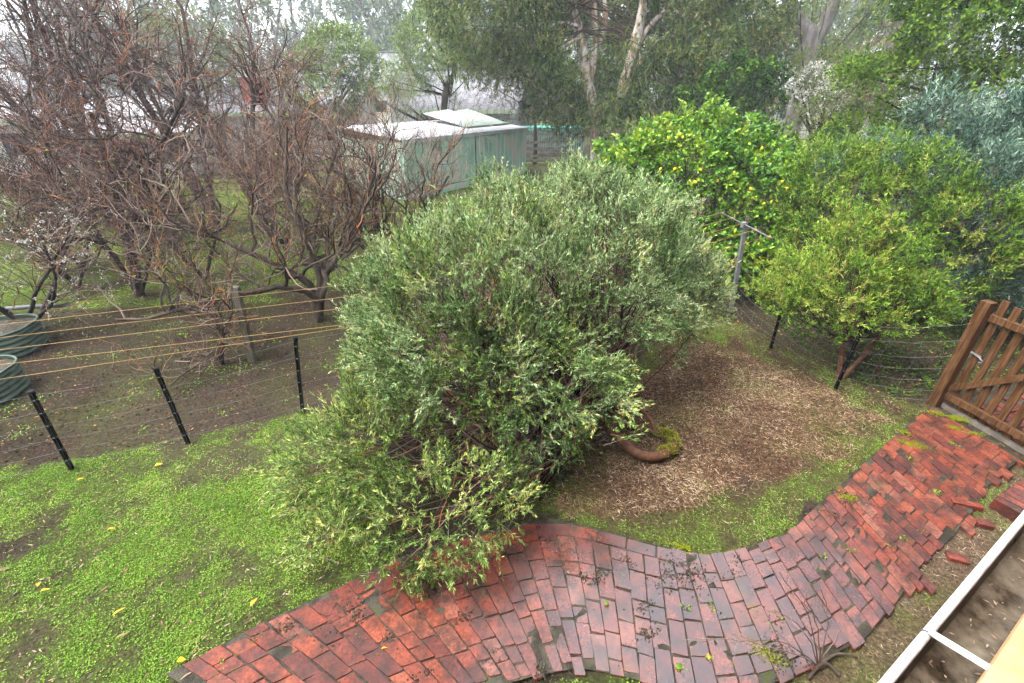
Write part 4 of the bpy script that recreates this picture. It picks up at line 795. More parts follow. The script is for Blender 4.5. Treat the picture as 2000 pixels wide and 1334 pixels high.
far_tree('dark_bush', 'twiggy dark bush under the leaning tea tree', (-3.6, 26.0, 0), [Lb(840, 195, 26, 1.6, .9), Lb(780, 195, 26.4, 1.5, .8)], 'olive_leaf', (.12, .02), 5, [([(-3.6, 26, -.1), (-3.6, 26, .8), (-3.5, 26, 1.6)], .08, .04)], mean=.25, sl_=.4, spread=.2)
far_tree('wattle_tree', 'mid-green tree left of the red chimney', (-17, 30, 0), [Lb(380, 110, 30, 2.6, 2.0), Lb(330, 90, 30.5, 2.0, 1.6), Lb(430, 130, 30, 2.0, 1.4)], 'olive_leaf', (.2, .05), 3.6, [([(-17, 30, -.1), (-17, 30, 2), (-16.8, 30, 4)], .22, .14)], sl_=.6)
gums = [(-46, 62, 15, 6), (-37, 70, 17, 7), (-28, 60, 16, 6), (-20, 72, 18, 7), (-13, 58, 15, 5.5), (-5, 68, 17, 7), (4, 74, 18, 7), (-33, 84, 22, 9), (-12, 88, 23, 10), (14, 86, 23, 9), (26, 72, 18, 7), (38, 64, 17, 7), (-52, 80, 20, 8), (48, 78, 20, 8)]
lab = ['tall hazy gum tree at the far left behind the white roof', 'tall hazy gum tree second from the far left on the skyline', 'pale gum tree rising above the hot water tank house', 'broad hazy gum tree above the red chimney', 'grey-green gum tree behind the rounded shrub', 'hazy gum tree behind the leaning tea tree', 'distant gum tree seen through the paperbark crown', 'faint gum tree highest in the haze on the left', 'faint tall gum tree in the haze behind the chimney', 'faint gum tree in the haze behind the paperbark', 'misty gum tree behind the forked trunk', 'misty gum tree behind the bright green tree', 'faint gum tree at the left end of the skyline', 'faint gum tree at the right end of the skyline']
for (x, y, h, r_), lb in zip(gums, lab):
    L_ = []
    for k in range(7):
        a = rng.uniform(0, 6.28); q = rng.uniform(.2, .75) * r_
        L_.append(((x + q * math.cos(a), y + q * .6 * math.sin(a), h * rng.uniform(.42, .98)), (r_ * rng.uniform(.35, .55), r_ * .4, h * rng.uniform(.10, .17)), 1))
    L_.append(((x, y, h * .3), (r_ * .7, r_ * .5, h * .16), 1))
    far_tree('gum_tree', lb, (x, y, 0), L_, 'gum_leaf', (.7, .22), .2, [([(x, y, -.2), (x + rng.normal() * .4, y, h * .3), (x + rng.normal(), y, h * .6), (x + rng.normal() * 1.5, y, h * .95)], .42, .12), ([(x, y, h * .3), (x + r_ * .35, y, h * .55), (x + r_ * .6, y, h * .8)], .22, .07), ([(x, y, h * .35), (x - r_ * .35, y, h * .6), (x - r_ * .55, y, h * .8)], .22, .07)], shoots=6, nleaf=9, sl_=1.6, spread=.8, group='hazy gum trees on the skyline')
fk = at(1580, 130, 24); fk[2] = 0
far_tree('forked_gum', 'leaning gum with a thick pale forked trunk', fk, [Lb(1560, -40, 24, 2.2, 1.2), Lb(1690, -30, 24.5, 2.4, 1.2), Lb(1680, 50, 25.5, 1.6, 1.0), Lb(1740, 40, 25, 1.5, 1.0), Lb(1520, 10, 25, .9, .8)], 'olive_leaf', (.2, .03), 4,
         [([fk, at(1578, 100, 24), at(1563, 50, 24), at(1545, 15, 24), at(1530, -40, 24)], .42, .26), ([at(1574, 110, 24), at(1590, 80, 24), at(1612, 45, 24), at(1630, 0, 24), at(1640, -50, 24)], .34, .24)], 'bark_gum', sl_=.6)
t_ = bare_tree('prunus_tree', 'reddish bare prunus with faint pink blossom beyond the citrus', at(1660, 250, 20) * np.array([1, 1, 0]), [((-.3, 0, 1), 4.4, .09), ((.3, .1, 1), 4.4, .09), ((0, -.3, 1), 4.2, .08)], n=(40, 300, 1500), lens=(1.3, .8, .5), twig='twig_plum', tw_r=.008)
def blossom_bush(name, label, c, lobes, mat, per, leaf, bare=None, **kw):
    return far_tree(name, label, c, lobes, mat, leaf, per, None, **kw)
pk = far_tree('pink_blossom_tree', 'pale pink blossom tree behind the paperbark', (1.2, 25.5, 0), [Lb(1010, 110, 25.5, 1.3, 1.5), Lb(990, 200, 25.5, 1.5, 1.0), Lb(1060, 210, 25.5, 1.4, 1.0)], 'pink_blossom', (.06, .05), 9, [([(1.2, 25.5, -.1), (1.2, 25.5, 1.5), (1.0, 25.5, 4)], .12, .05)], 'bark_dark', sl_=.6, spread=.3, up=.3, shoots=5, nleaf=7)
pk2 = far_tree('pink_blossom_tree', 'dull pink twiggy tree right of the paperbark stems', (7.2, 24.5, 0), [Lb(1290, 215, 24.5, 1.6, 1.0), Lb(1340, 200, 25, 1.6, 1.0)], 'pink_blossom', (.06, .04), 8, [([(7.2, 24.5, -.1), (7.2, 24.5, 1.5), (7.0, 24.5, 3)], .1, .05)], 'bark_dark', sl_=.6, spread=.3, up=.3, shoots=5, nleaf=7, mean=.35)
far_tree('white_flower_bush', 'bush covered in small white flowers beyond the citrus', at(1590, 300, 17) * np.array([1, 1, 0]), [Lb(1585, 165, 17, .75, .5), Lb(1600, 195, 16.7, .65, .45)], 'white_blossom', (.05, .045), 22, [(np.vstack([at(1590, 300, 17) * np.array([1, 1, 0]), at(1590, 220, 17)]), .05, .03)], sl_=.25, spread=.1, up=.4, shoots=5, nleaf=6)
far_tree('shade_shrub', 'dark green ivy-leaved shrub under the right side of the paperbark', (7.6, 16.5, 0), [Lb(1430, 165, 16.5, 1.0, .8), Lb(1375, 205, 16.5, .9, .6), Lb(1480, 175, 16.8, .9, .7)], 'dark_green_leaf', (.10, .06), 14, [([(7.6, 16.5, -.1), (7.5, 16.5, 1), (7.4, 16.5, 2)], .08, .04)], 'bark_dark', sl_=.3, spread=.12, mean=.35, full=True)
far_tree('olive_bush', 'yellowish bush below the prunus', (11.5, 17.5, 0), [Lb(1650, 150, 17.5, 1.1, .7), Lb(1600, 140, 18.5, 1.1, .6), Lb(1700, 200, 16.5, 1.2, .8), Lb(1640, 220, 16, 1.1, .7)], 'olive_leaf', (.10, .025), 12, [([(11.5, 17.5, -.1), (11.4, 17.5, 1), (11.3, 17.5, 2)], .08, .04)], 'bark_dark', sl_=.35, spread=.15)
far_tree('hedge_bush', 'small dark bush beside the paperbark foot', (5.0, 15.5, 0), [Lb(1270, 290, 15.5, 1.2, .8), Lb(1340, 270, 15.8, 1.1, .8)], 'olive_leaf', (.09, .02), 12, [([(5.0, 15.5, -.1), (5.0, 15.5, .8)], .06, .04)], 'bark_dark', sl_=.3, spread=.12, mean=.35)
for (px_, py_, Y_, rx_, rz_, lb) in [(1120, 120, 33, 3.6, 2.6, 'dark olive tree screening the houses behind the paperbark stems'), (1330, 110, 34, 4.0, 2.8, 'dense olive tree filling the gap right of the paperbark'), (1500, 130, 31, 2.6, 1.8, 'small olive tree left of the forked gum'), (1760, 110, 30, 3.4, 2.6, 'olive tree between the forked gum and the bright green tree'), (1000, 150, 34, 2.6, 2.0, 'olive tree behind the pink blossom')]:
    c_ = at(px_, py_, Y_); far_tree('olive_tree', lb, (c_[0], Y_, 0), [Lb(px_, py_, Y_, rx_, rz_), Lb(px_ - 40, py_ + 60, Y_ - .5, rx_ * .7, rz_ * .7), Lb(px_ + 50, py_ + 50, Y_, rx_ * .7, rz_ * .7), Lb(px_ + 20, py_ - 70, Y_ + .5, rx_ * .8, rz_ * .6)], 'paper_leaf', (.26, .09), 3, [([(c_[0], Y_, -.1), (c_[0] + .1, Y_, 2), tuple(c_)], .2, .1)], 'bark_dark', group='olive trees behind the back fence', sl_=.6)
# the wooded rise behind everything
wl_ = []
for k in range(46):
    x = -130 + k * 5.8 + rng.normal() * 2; y = 112 + 12 * rng.random(); h = 15 + 6 * rng.random()
    wl_.append(((x, y, h * .55), (5.5, 4, h * .52), 1))
wood = empty('far_woods', (0, 115, 0), 'misty wooded rise closing the view', 'trees', kind='stuff')
foliage(wood, wl_, .14, 6, 7, 2.2, (1.2, .5), 'gum_leaf', None, spread=1.0, up=0, out=.5, jit=.6, ang=.8, mean=.45, cvar=.2, lump=.25, lf=.3, below=-.9, backcull=.05, name='foliage')

# ------------------------------------------------------------------ shed and houses
SR = np.array([0.65, 22.44, 0]); SLc = np.array([-4.07, 15.42, 0]); sdv = unit(SR - SLc); SLc = SLc + sdv * 0.9; spn = np.array([-sdv[1], sdv[0], 0]); SLEN = np.linalg.norm(SR - SLc); SD = 3.2; SHt = 1.9
shed = empty('garden_shed', tuple(SLc), 'long faded green metal shed with a white roof', 'shed')
def ribbed(a, b, h0, h1, n, th=0.02, face=None):
    """ribbed sheet wall from a to b; panels with narrow raised ribs"""
    a = np.array(a); b = np.array(b); d = b - a; nn = unit(np.array([d[1], -d[0], 0])); V, F = [], []
    for i in range(n):
        for f, o_ in ((0, 0), (.06, th), (.14, th), (.2, 0)):
            p = a + d * (i + f) / n + nn * o_; V += [(p[0], p[1], h0), (p[0], p[1], h1)]
    V += [(b[0], b[1], h0), (b[0], b[1], h1)]
    for i in range(len(V) // 2 - 1): F.append((2 * i, 2 * i + 2, 2 * i + 3, 2 * i + 1))
    return V, F
nP = 26
for i in range(nP):
    a = SLc + sdv * SLEN * i / nP; b = SLc + sdv * SLEN * (i + 1) / nP - sdv * 0.004
    out_ = -spn; V = []
    for f, o_ in ((0, 0), (.05, .022), (.13, .022), (.18, 0), (1, 0)):
        for h_ in (0, SHt - .06):
            p = a + (b - a) * f + out_ * o_; V.append((p[0], p[1], h_))
    F = [(2 * q, 2 * q + 2, 2 * q + 3, 2 * q + 1) for q in range(4)]
    MB().add(V, F).build('wall_panel', M['shed'], shed)
mb = MB(); mb.beam(SLc + spn * .01 + (0, 0, 0.93), SLc + spn * SD + (0, 0, .93), .04, 1.86).build('side_wall', M['shed'], shed)
MB().beam(SR + spn * .01 + (0, 0, 0.93), SR + spn * SD + (0, 0, .93), .04, 1.86).build('side_wall', M['shed'], shed)
MB().beam(SLc + spn * SD + (0, 0, 1.05), SR + spn * SD + (0, 0, 1.05), .04, 2.1).build('back_wall', M['shed'], shed)
MB().beam(SLc - spn * .035 + sdv * -.05 + (0, 0, SHt - .02), SR - spn * .035 + sdv * .05 + (0, 0, SHt - .02), .05, .14).build('roof_fascia', M['pale_green_roof'], shed)
def corrug(a, b, c, d, n, amp, name, mat, parent, sides=4):
    """corrugated sheet a-b (along the waves' repeat) and d-c opposite"""
    a, b, c, d = map(np.array, (a, b, c, d)); m = n * sides + 1; f = np.linspace(0, 1, m); nrm = unit(np.cross(b - a, d - a)); 
    if nrm[2] < 0: nrm = -nrm
    w = amp * np.sin(f * n * 2 * np.pi)
    A = a + (b - a) * f[:, None] + nrm * w[:, None]; B = d + (c - d) * f[:, None] + nrm * w[:, None]
    V = np.vstack([A, B]); F = np.array([(i, i + 1, m + i + 1, m + i) for i in range(m - 1)])
    o = link(name, np_mesh(name, V, F, None, True), mat, parent); s_ = o.modifiers.new('thick', 'SOLIDIFY'); s_.thickness = .004; return o
z1 = SHt + .03; z2 = SHt + .33
corrug(SLc - sdv * .1 - spn * .08 + (0, 0, z1), SR + sdv * .08 - spn * .08 + (0, 0, z1), SR + sdv * .08 + spn * SD + (0, 0, z2), SLc - sdv * .1 + spn * SD + (0, 0, z2), 70, .012, 'roof', M['white_roof'], shed)
MB().beam(SLc + sdv * SLEN * .5 + (0, 0, .95) - spn * .03, SLc + sdv * SLEN * .503 + (0, 0, .95) - spn * .03, .03, 1.78).build('door_jamb', M['picket'], shed)
for k_, (f0, f1, lab_) in enumerate([(0.58, 0.80, 'corrugated pale green roof sheet tilted up on the shed roof'), (.81, .985, 'second corrugated roof sheet leaning beside the first on the shed')]):
    sh = empty('roof_sheet', tuple(SLc + sdv * SLEN * f0), lab_, 'roof sheet')
    a = SLc + sdv * SLEN * f0 + spn * .9 + (0, 0, z1 + .12); b = SLc + sdv * SLEN * f1 + spn * .9 + (0, 0, z1 + .12 + .02 * k_)
    c = SLc + sdv * SLEN * f1 + spn * 3.2 + (0, 0, z1 + .70); d = SLc + sdv * SLEN * f0 + spn * 3.2 + (0, 0, z1 + .58)
    corrug(a, b, c, d, 11, .03, 'sheet', M['pale_green_roof'], sh)
    MB().beam(a + (0, 0, .02), b + (0, 0, .02), .12, .05).build('ridge_cap', M['fascia_green'], sh)

def house(name, label, c, w, d, eave, ridge, rot, roofm, wallm='cream_wall', rows=0, cat='house'):
    h = empty(name, (c[0], c[1], 0), label, cat); ca, sa = math.cos(rot), math.sin(rot)
    def W(x, y, z): return (c[0] + x * ca - y * sa, c[1] + x * sa + y * ca, z)
    x, y = w / 2, d / 2
    mb = MB(); V = [W(-x, -y, 0), W(x, -y, 0), W(x, y, 0), W(-x, y, 0), W(-x, -y, eave), W(x, -y, eave), W(x, y, eave), W(-x, y, eave), W(-x, 0, ridge - .1), W(x, 0, ridge - .1)]
    mb.add(V, [(0, 1, 5, 4), (2, 3, 7, 6), (1, 2, 6, 9, 5), (3, 0, 4, 8, 7)]); mb.build('wall', M[wallm], h)
    e = .45; ov = e * (ridge - eave) / y
    corrug(W(-x - e, -y - e, eave - ov), W(x + e, -y - e, eave - ov), W(x + e, 0, ridge), W(-x - e, 0, ridge), int(w * 3), .018, 'roof', M[roofm], h)
    corrug(W(-x - e, y + e, eave - ov), W(x + e, y + e, eave - ov), W(x + e, 0, ridge), W(-x - e, 0, ridge), int(w * 3), .018, 'roof', M[roofm], h)
    MB().beam(W(-x - e, -y - e - .03, eave - ov - .07), W(x + e, -y - e - .03, eave - ov - .07), .05, .2).build('fascia', M['fascia_green'], h)
    MB().beam(W(-x - e, 0, ridge + .03), W(x + e, 0, ridge + .03), .3, .06).build('ridge_cap', M[roofm], h)
    for k in range(3):
        f = -x + w * (k + .5) / 3
        wd = MB().box(W(f, -y - .02, eave * .55), (1.3, .06, 1.0), [[ca, -sa, 0], [sa, ca, 0], [0, 0, 1]]).build('window', M['cream_wall'], h)
        MB().box(W(f, -y - .05, eave * .55), (1.15, .03, .86), [[ca, -sa, 0], [sa, ca, 0], [0, 0, 1]]).build('pane', M['glass'], wd)
    return h, W
hA, WA = house('white_roof_house', 'low house with a broad white metal roof behind the orchard', (-22.5, 25.5), 11, 7.0, 2.35, 3.15, R(8), 'white_roof')
tank = empty('hot_water_tank', (-21.5, 25.5, 3.2), 'white solar hot water tank on the white roof', 'water tank')
tp = at(115, 166, 25.2); MB().tube([tp + (-1.0, 0, .0), tp + (-.95, 0, 0), tp + (.95, 0, 0), tp + (1.0, 0, 0)], [.15, .25, .25, .15], 14).build('cylinder', M['white_roof'], tank, True)
MB().beam(tp + (-.95, -1.1, -.62), tp + (.95, -1.1, -.62), 1.7, .06, (0, -.45, 1)).build('solar_panel', M['glass'], tank)
hB, WB = house('chimney_house', 'grey roofed house with a tall red brick chimney', (-13.5, 31.0), 9, 7, 2.5, 3.6, R(4), 'grey_roof')
cp = at(497, 165, 28.5); ch = MB().box((cp[0], cp[1], 2.2), (1.15, .8, 3.7)).build('chimney', M['brick_far'], hB); MB().box((cp[0], cp[1], 4.1), (1.35, 1.0, .16)).build('chimney_cap', M['cream_wall'], ch)
hC, _ = house('far_white_house', 'distant house with a pale roof behind the rounded shrub', (-12.0, 47.0), 5, 7, 4.2, 6.4, R(-12), 'grey_roof')
hD, _ = house('tiled_house', 'house with a grey tiled roof left of the paperbark', (-2.2, 33), 6, 6, 2.7, 4.6, R(-14), 'grey_roof')
hE, _ = house('misty_house', 'pale roofed house in the mist behind the forked gum', (25, 45), 12, 8, 3.6, 5.4, R(10), 'white_roof')
hF, _ = house('low_white_house', 'white roofed outbuilding behind the shed twigs', (-16.8, 22.6), 4.6, 3.4, 1.9, 2.35, R(14), 'white_roof', cat='outbuilding')
tr = empty('turquoise_cover', tuple(at(1035, 300, 25) * np.array([1, 1, 0])), 'turquoise pool cover beyond the paling fence', 'pool cover')
p = at(1030, 243, 29.5); MB().box((p[0] + 1, p[1], .9), (4.6, 2.0, 1.35), None, .04).build('side', M['turquoise'], tr, bevel=.05)

# ------------------------------------------------------------------ back fences
rf = empty('rail_fence', (-10, 22, 0), 'weathered timber rail fence along the back of the garden', 'fence')
A0, A1 = gp(225, 345), gp(1110, 322); nseg = 9
for i in range(nseg + 1):
    p = A0 + (A1 - A0) * i / nseg; MB().box((p[0], p[1], .62), (.13, .13, 1.3)).build('post', M['rail_wood'], rf, bevel=.01)
for i in range(nseg):
    a = A0 + (A1 - A0) * i / nseg; b = A0 + (A1 - A0) * (i + 1) / nseg
    for z in (.22, .52, .82, 1.12): MB().beam(a + (0, -.09, z + .03 * rng.normal()), b + (0, -.09, z + .03 * rng.normal()), .04, .13).build('rail', M['rail_wood'], rf)
pf = empty('paling_fence', (2, 27, 0), 'old grey paling fence below the paperbark', 'fence')
B0, B1 = np.array([-1.2, 27.6, 0]), np.array([12.5, 24.6, 0]); npal = 110; bd = unit(B1 - B0)
for i in range(npal):
    p = B0 + (B1 - B0) * i / npal; h_ = 1.55 + .05 * rng.normal()
    o = MB().beam(p + (0, 0, -.02), p + (0, 0, h_), .10, .02, np.array([-bd[1], bd[0], 0])).build('paling', M['rail_wood'], pf)
for z in (.5, 1.3): MB().beam(B0 + (0, .05, z), B1 + (0, .05, z), .04, .08).build('rail', M['rail_wood'], pf)
MB().beam(B0 + (0, 0, 1.63), B1 + (0, 0, 1.63), .14, .05).build('capping', M['rail_wood'], pf)

# ------------------------------------------------------------------ wire fences, stake, clothesline
def picket(parent, b, t):
    b = np.array(b, float); t = np.array(t, float); d = unit(t - b); mb = MB(); b = b - d * .06; L = np.linalg.norm(t - b)
    for a in (90, 210, 330):                                 # star section: three flanges
        v = np.array([math.cos(R(a)), math.sin(R(a)), 0]); s_ = np.cross(v, [0, 0, 1]) * .004
        V = [b + s_, b - s_, b - s_ + v * .024, b + s_ + v * .024, t + s_, t - s_, t - s_ + v * .024, t + s_ + v * .024]
        mb.add(V, [(0, 1, 2, 3), (7, 6, 5, 4), (0, 4, 5, 1), (1, 5, 6, 2), (2, 6, 7, 3), (3, 7, 4, 0)])
    o = mb.build('post', M['picket'], parent)
    cap = MB().tube([t - d * .03, t + d * .008], [.026, .024], 8).build('cap', M['picket'], o)
    mb2 = MB()
    for z in np.linspace(.12, .9, 6): q = b + d * (.06 + z * (L - .06)); mb2.tube([q - d * .0018, q + d * .0018], [.0215, .0215], 6)
    mb2.build('tie', M['black_pipe'], o)
def wires(parent, posts, heights, r=.0016, sag=.02, wob=.012, stays=0, name='wire'):
    for h_ in heights:
        pts = []
        for i in range(len(posts) - 1):
            a, b = np.array(posts[i][0]) + (np.array(posts[i][1]) - posts[i][0]) * h_, np.array(posts[i + 1][0]) + (np.array(posts[i + 1][1]) - posts[i + 1][0]) * h_
            m = 12
            for k in range(m + (i == len(posts) - 2)):
                f = k / m; p = a + (b - a) * f; p[2] -= sag * 4 * f * (1 - f); p = p + wob * rng.normal(size=3) * (0 < f < 1) * .5; pts.append(p)
        MB().tube(pts, r, 4, False).build(name, M['wire'], parent, True)
    if stays:
        for i in range(len(posts) - 1):
            L = np.linalg.norm(np.array(posts[i + 1][0]) - posts[i][0])
            for k in range(1, int(L / stays)):
                f = k * stays / L; a = np.array(posts[i][0]) * (1 - f) + np.array(posts[i + 1][0]) * f; b = np.array(posts[i][1]) * (1 - f) + np.array(posts[i + 1][1]) * f
                p0 = a + (b - a) * heights[0]; p1 = a + (b - a) * heights[-1]
                MB().tube([p0 + wob * rng.normal(size=3), (p0 + p1) / 2 + wob * rng.normal(size=3), p1 + wob * rng.normal(size=3)], r * .8, 4, False).build('stay', M['wire'], parent, True)
lf = empty('wire_fence', tuple(gp(140, 915)), 'low wire fence with black star posts between lawn and orchard', 'fence')
posts = []
for (b, t) in [((140, 915), (60, 765)), ((368, 865), (305, 720)), ((592, 805), (577, 660))]:
    B = gp(*b); T_ = at(*t, B[1]); posts.append((B, T_)); picket(lf, B, T_)
ex0 = (posts[0][0] * 2 - posts[1][0], posts[0][0] * 2 - posts[1][0] + (0, 0, .93)); picket(lf, *ex0)
ex1 = (np.array([-.3, 5.35, 0]), np.array([-.3, 5.35, .95])); ex2 = (np.array([1.7, 6.4, 0]), np.array([1.7, 6.4, .95])); picket(lf, *ex1); picket(lf, *ex2)
wires(lf, [ex0] + posts + [ex1, ex2], (.1, .25, .41, .58, .76, .96), .0013, .025, .005)
rfn = empty('mesh_fence', tuple(gp(1505, 678)), 'sagging wire mesh fence with black posts running up to the gate', 'fence')
posts2 = [(gp(1428, 608) + (.03, 0, 0), gp(1428, 608) + (.03, 0, .95))]
for (b, t) in [((1505, 678), (1540, 555)), ((1632, 757), (1688, 630))]:
    B = gp(*b); T_ = at(*t, B[1]); posts2.append((B, T_)); picket(rfn, B, T_)
gb = gp(1818, 790); posts2.append((gb + (-.05, 0, 0), gb + (-.03, 0, 1.12)))
wires(rfn, [(gp(1330, 590), gp(1330, 590) + (0, 0, .9))] + posts2, (.06, .18, .31, .45, .6, .78, .97), .0017, .05, .012, stays=.3)
stk = empty('wooden_stake', tuple(gp(492, 703)), 'grey weathered timber stake leaning among the fig branches', 'stake')
MB().beam(gp(492, 703) - (0, 0, .08), at(460, 560, gp(492, 703)[1]), .085, .075, (0, 1, 0)).build('stake', M['old_wood'], stk, bevel=.006)
# clothesline
cl = empty('clothesline', tuple(gp(1428, 608)), 'clothesline with a grey T-post and five yellow cords', 'clothesline')
cb = gp(1428, 608); ct_ = at(1455, 445, cb[1])
MB().beam(cb - (0, 0, .1), ct_, .06, .06, (0, 1, 0)).build('post', M['galv'], cl, bevel=.006)
bar0 = gp(1402, 412, 1.5); bar1 = gp(1500, 462, 1.5); bm = at(1453, 438, cb[1])
sc_ = (bm - (bar0 + bar1) / 2); bar0 = bar0 + sc_; bar1 = bar1 + sc_
MB().tube([bar0, bar1], .014, 8).build('crossbar', M['black_pipe'], cl, True)
MB().box(tuple(bm - (0, 0, .01)), (.07, .07, .09)).build('bracket', M['galv'], cl, bevel=.004)
tiew = MB()
cords = [((665, 557), (0, 634.5)), ((700, 577), (0, 659.7)), ((672, 602), (0, 683.5)), ((658, 636), (0, 712.5)), ((609, 650), (0, 741))]
for i, (m_, l_) in enumerate(cords):
    a = bar0 + (bar1 - bar0) * (.04 + .23 * i) + (0, 0, .016); b = gp(*m_, 1.06); c = gp(*l_, 1.0); e_ = c + (c - b) * .8
    P = []
    for f in np.linspace(0, 1, 14): P.append(a + (b - a) * f - np.array([0, 0, .10 * 4 * f * (1 - f)]))
    P += [b + (c - b) * f for f in (.25, .5, .75, 1)] + [e_]
    MB().tube(P, .0032, 5, False).build('cord', M['cord'], cl, True)
    tiew.tube([a - unit(bar1 - bar0) * .02 - (0, 0, .016), a + unit(bar1 - bar0) * .02 - (0, 0, .016)], .02, 8)
tiew.build('knot', M['cord'], cl, True)
pg = empty('clothes_peg', tuple(bar0 + (-.16, -.1, -.02)), 'pale wooden clothes peg clipped on the rear cord', 'peg')
q = bar0 + (bar1 - bar0) * .04 + np.array([-.12, -.07, .0]); MB().beam(q - (0, .006, .06), q + (0, -.002, .03), .012, .006, (0, 1, 0)).beam(q + (0, .006, -.06), q + (0, .002, .03), .012, .006, (0, 1, 0)).build('peg', M['dry_leaf'], pg)

# ------------------------------------------------------------------ gate
gpost = empty('gate_post', tuple(gb), 'square brown timber gate post at the end of the mesh fence', 'post')
Mz = np.stack([gd, gn, np.array([0, 0, 1.])], 1)
MB().box((gb[0] + .03, gb[1], .63), (.10, .10, 1.42), Mz).build('post', M['gate_wood'], gpost, bevel=.006)
gate = empty('timber_gate', tuple(G0), 'brown timber paling gate with a diagonal brace and a steel latch', 'gate')
def gpt(u, z, o=0.0): q = G0 + gd * u - gn * o; return np.array([q[0], q[1], z])
for i in range(8):
    u = .05 + i * .118; top = 1.37 + .01 * rng.normal()
    MB().beam(gpt(u, .055), gpt(u, top), .072, .018, gn).build('paling', M['gate_wood'], gate, bevel=.002)
MB().beam(gpt(-.02, .165, .032), gpt(.93, .165, .032), .042, .075).build('rail', M['gate_wood'], gate, bevel=.003)
MB().beam(gpt(-.01, 1.175, .032), gpt(.93, 1.175, .032), .042, .075).build('rail', M['gate_wood'], gate, bevel=.003)
MB().beam(gpt(-.01, .25, .033), gpt(.92, 1.115, .033), .038, .07).build('brace', M['gate_wood'], gate, bevel=.003)
lt = MB().beam(gpt(-.01, .745, .02), gpt(.10, .735, .02), .03, .014).build('latch', M['galv'], gate, bevel=.003)
MB().tube([gpt(.05, .74, .035), gpt(.11, .73, .04), gpt(.145, .715, .045), gpt(.145, .69, .045), gpt(.12, .685, .045)], .008, 7).build('latch_bolt', M['galv'], lt, True)
MB().beam(gpt(-.02, .012, -.01), gpt(1.0, .012, -.01), .05, .05).build('threshold', M['rail_wood'], gate)

# ------------------------------------------------------------------ low brick edging and loose bricks at the right
ed = empty('brick_edging', tuple(gp(1990, 1010)), 'low red brick edging laid on edge by the gutter', 'edging')
E0 = gp(1928, 992); E1 = gp(2010, 935); ev = unit(E1 - E0); en = unit(np.array([ev[1], -ev[0], 0]))
for i in range(9):
    a = E0 + ev * (.006 + i * .084)
    Q = [a[:2], (a + ev * .076)[:2], (a + ev * .076 + en * .23)[:2], (a + en * .23)[:2]]
    if np.cross(Q[1] - Q[0], Q[2] - Q[1]) < 0: Q = Q[::-1]
    link('brick', brick_mesh(Q, .115 + .004 * rng.normal(), .125, rng.normal(size=2) * .015), M['brick'], ed)
def loose(x, y, ang, L, W, ztop, label, tilt=(0, 0)):
    c = gp(x, y)[:2]; u = np.array([math.cos(ang), math.sin(ang)]); v = np.array([-u[1], u[0]])
    o = link('loose_brick', brick_mesh([c - u * L / 2 - v * W / 2, c + u * L / 2 - v * W / 2, c + u * L / 2 + v * W / 2, c - u * L / 2 + v * W / 2], ztop, .075, tilt), M['brick']); tag(o, label, 'brick')
loose(1885, 990, R(-18), .23, .06, .05, 'single brick on edge lying off the path beside sandy soil')
loose(1920, 1025, R(-20), .12, .08, .035, 'half brick at the corner of the brick edging')
loose(1868, 1092, R(-22), .14, .08, .03, 'short brick at the outer corner of the path')
loose(645, 1190, R(80), .12, .07, .03, 'broken brick end poking from under the shrub')

# ------------------------------------------------------------------ house eave with gutter at the lower right, plus an unseen sky-blocking house body
GZ = 2.4; g0 = gp(1730, 1334, GZ); g1 = gp(2000, 1010, GZ); gv = unit(g1 - g0); gin = unit(np.array([gv[1], -gv[0], 0]))   # gin points to the house
S0 = g0 - gv * .9; S1 = g1 + gv * 2.2
eave = empty('house', tuple(g0), 'edge of a house with a white metal gutter holding dark wet debris', 'house')
def strip(prof, name, mat, smooth=False):
    V = []; F = []
    nS = 40
    for i in range(nS + 1):
        f = i / nS; b = S0 + (S1 - S0) * f
        for (o_, z) in prof: q = b + gin * o_; V.append((q[0], q[1], GZ + z + .0012 * math.sin(i * 1.3)))
    m = len(prof)
    for i in range(nS):
        for k in range(m - 1): F.append((i * m + k, i * m + k + 1, (i + 1) * m + k + 1, (i + 1) * m + k))
    ob = MB().add(V, F).build(name, M[mat], eave, smooth); return ob
lip = strip([(.0075 * math.cos(a) , .0075 * math.sin(a)) for a in np.linspace(-math.pi, math.pi * 1.0, 13)], 'gutter_lip', 'gutter_white', True)
strip([(.008, -.008), (.010, -.05), (.022, -.085), (.030, -.088), (.105, -.088), (.110, -.02)], 'gutter_trough', 'gutter_in')
strip([(-.003, -.008), (-.004, -.055), (.012, -.093), (.11, -.095)], 'gutter_outside', 'gutter_white')
strip([(.012, -.062), (.03, -.066), (.045, -.072), (.07, -.074), (.09, -.07), (.106, -.064)], 'gutter_silt', 'gutter_in', True)
strip([(.078, .012), (.080, .020), (.20, .055), (.20, .035), (.10, .0), (.078, .0), (.078, .012)], 'fascia_board', 'raw_timber')
strip([(.125, .042), (.35, .12), (.72, .26)], 'roof_sheet', 'grey_roof')
strip([(.112, .0), (.112, -.22), (.13, -.22), (.13, 0)], 'fascia', 'cream_wall')
hw = S0 - gv * 7 + gin * .70; hw1 = S0 + gv * 11 + gin * .70  # unseen house body behind the camera, added to block sky light from that side
def hp(f, d, z): q = hw + (hw1 - hw) * f + gin * d; return (q[0], q[1], z)
V = [hp(0, 0, 0), hp(1, 0, 0), hp(1, 8, 0), hp(0, 8, 0), hp(0, 0, 5.6), hp(1, 0, 5.6), hp(1, 8, 5.6), hp(0, 8, 5.6)]
MB().add(V, [(0, 1, 5, 4), (1, 2, 6, 5), (2, 3, 7, 6), (3, 0, 4, 7)]).build('wall', M['brick_far'], eave)  # unseen wall, added to hold back skylight behind the camera
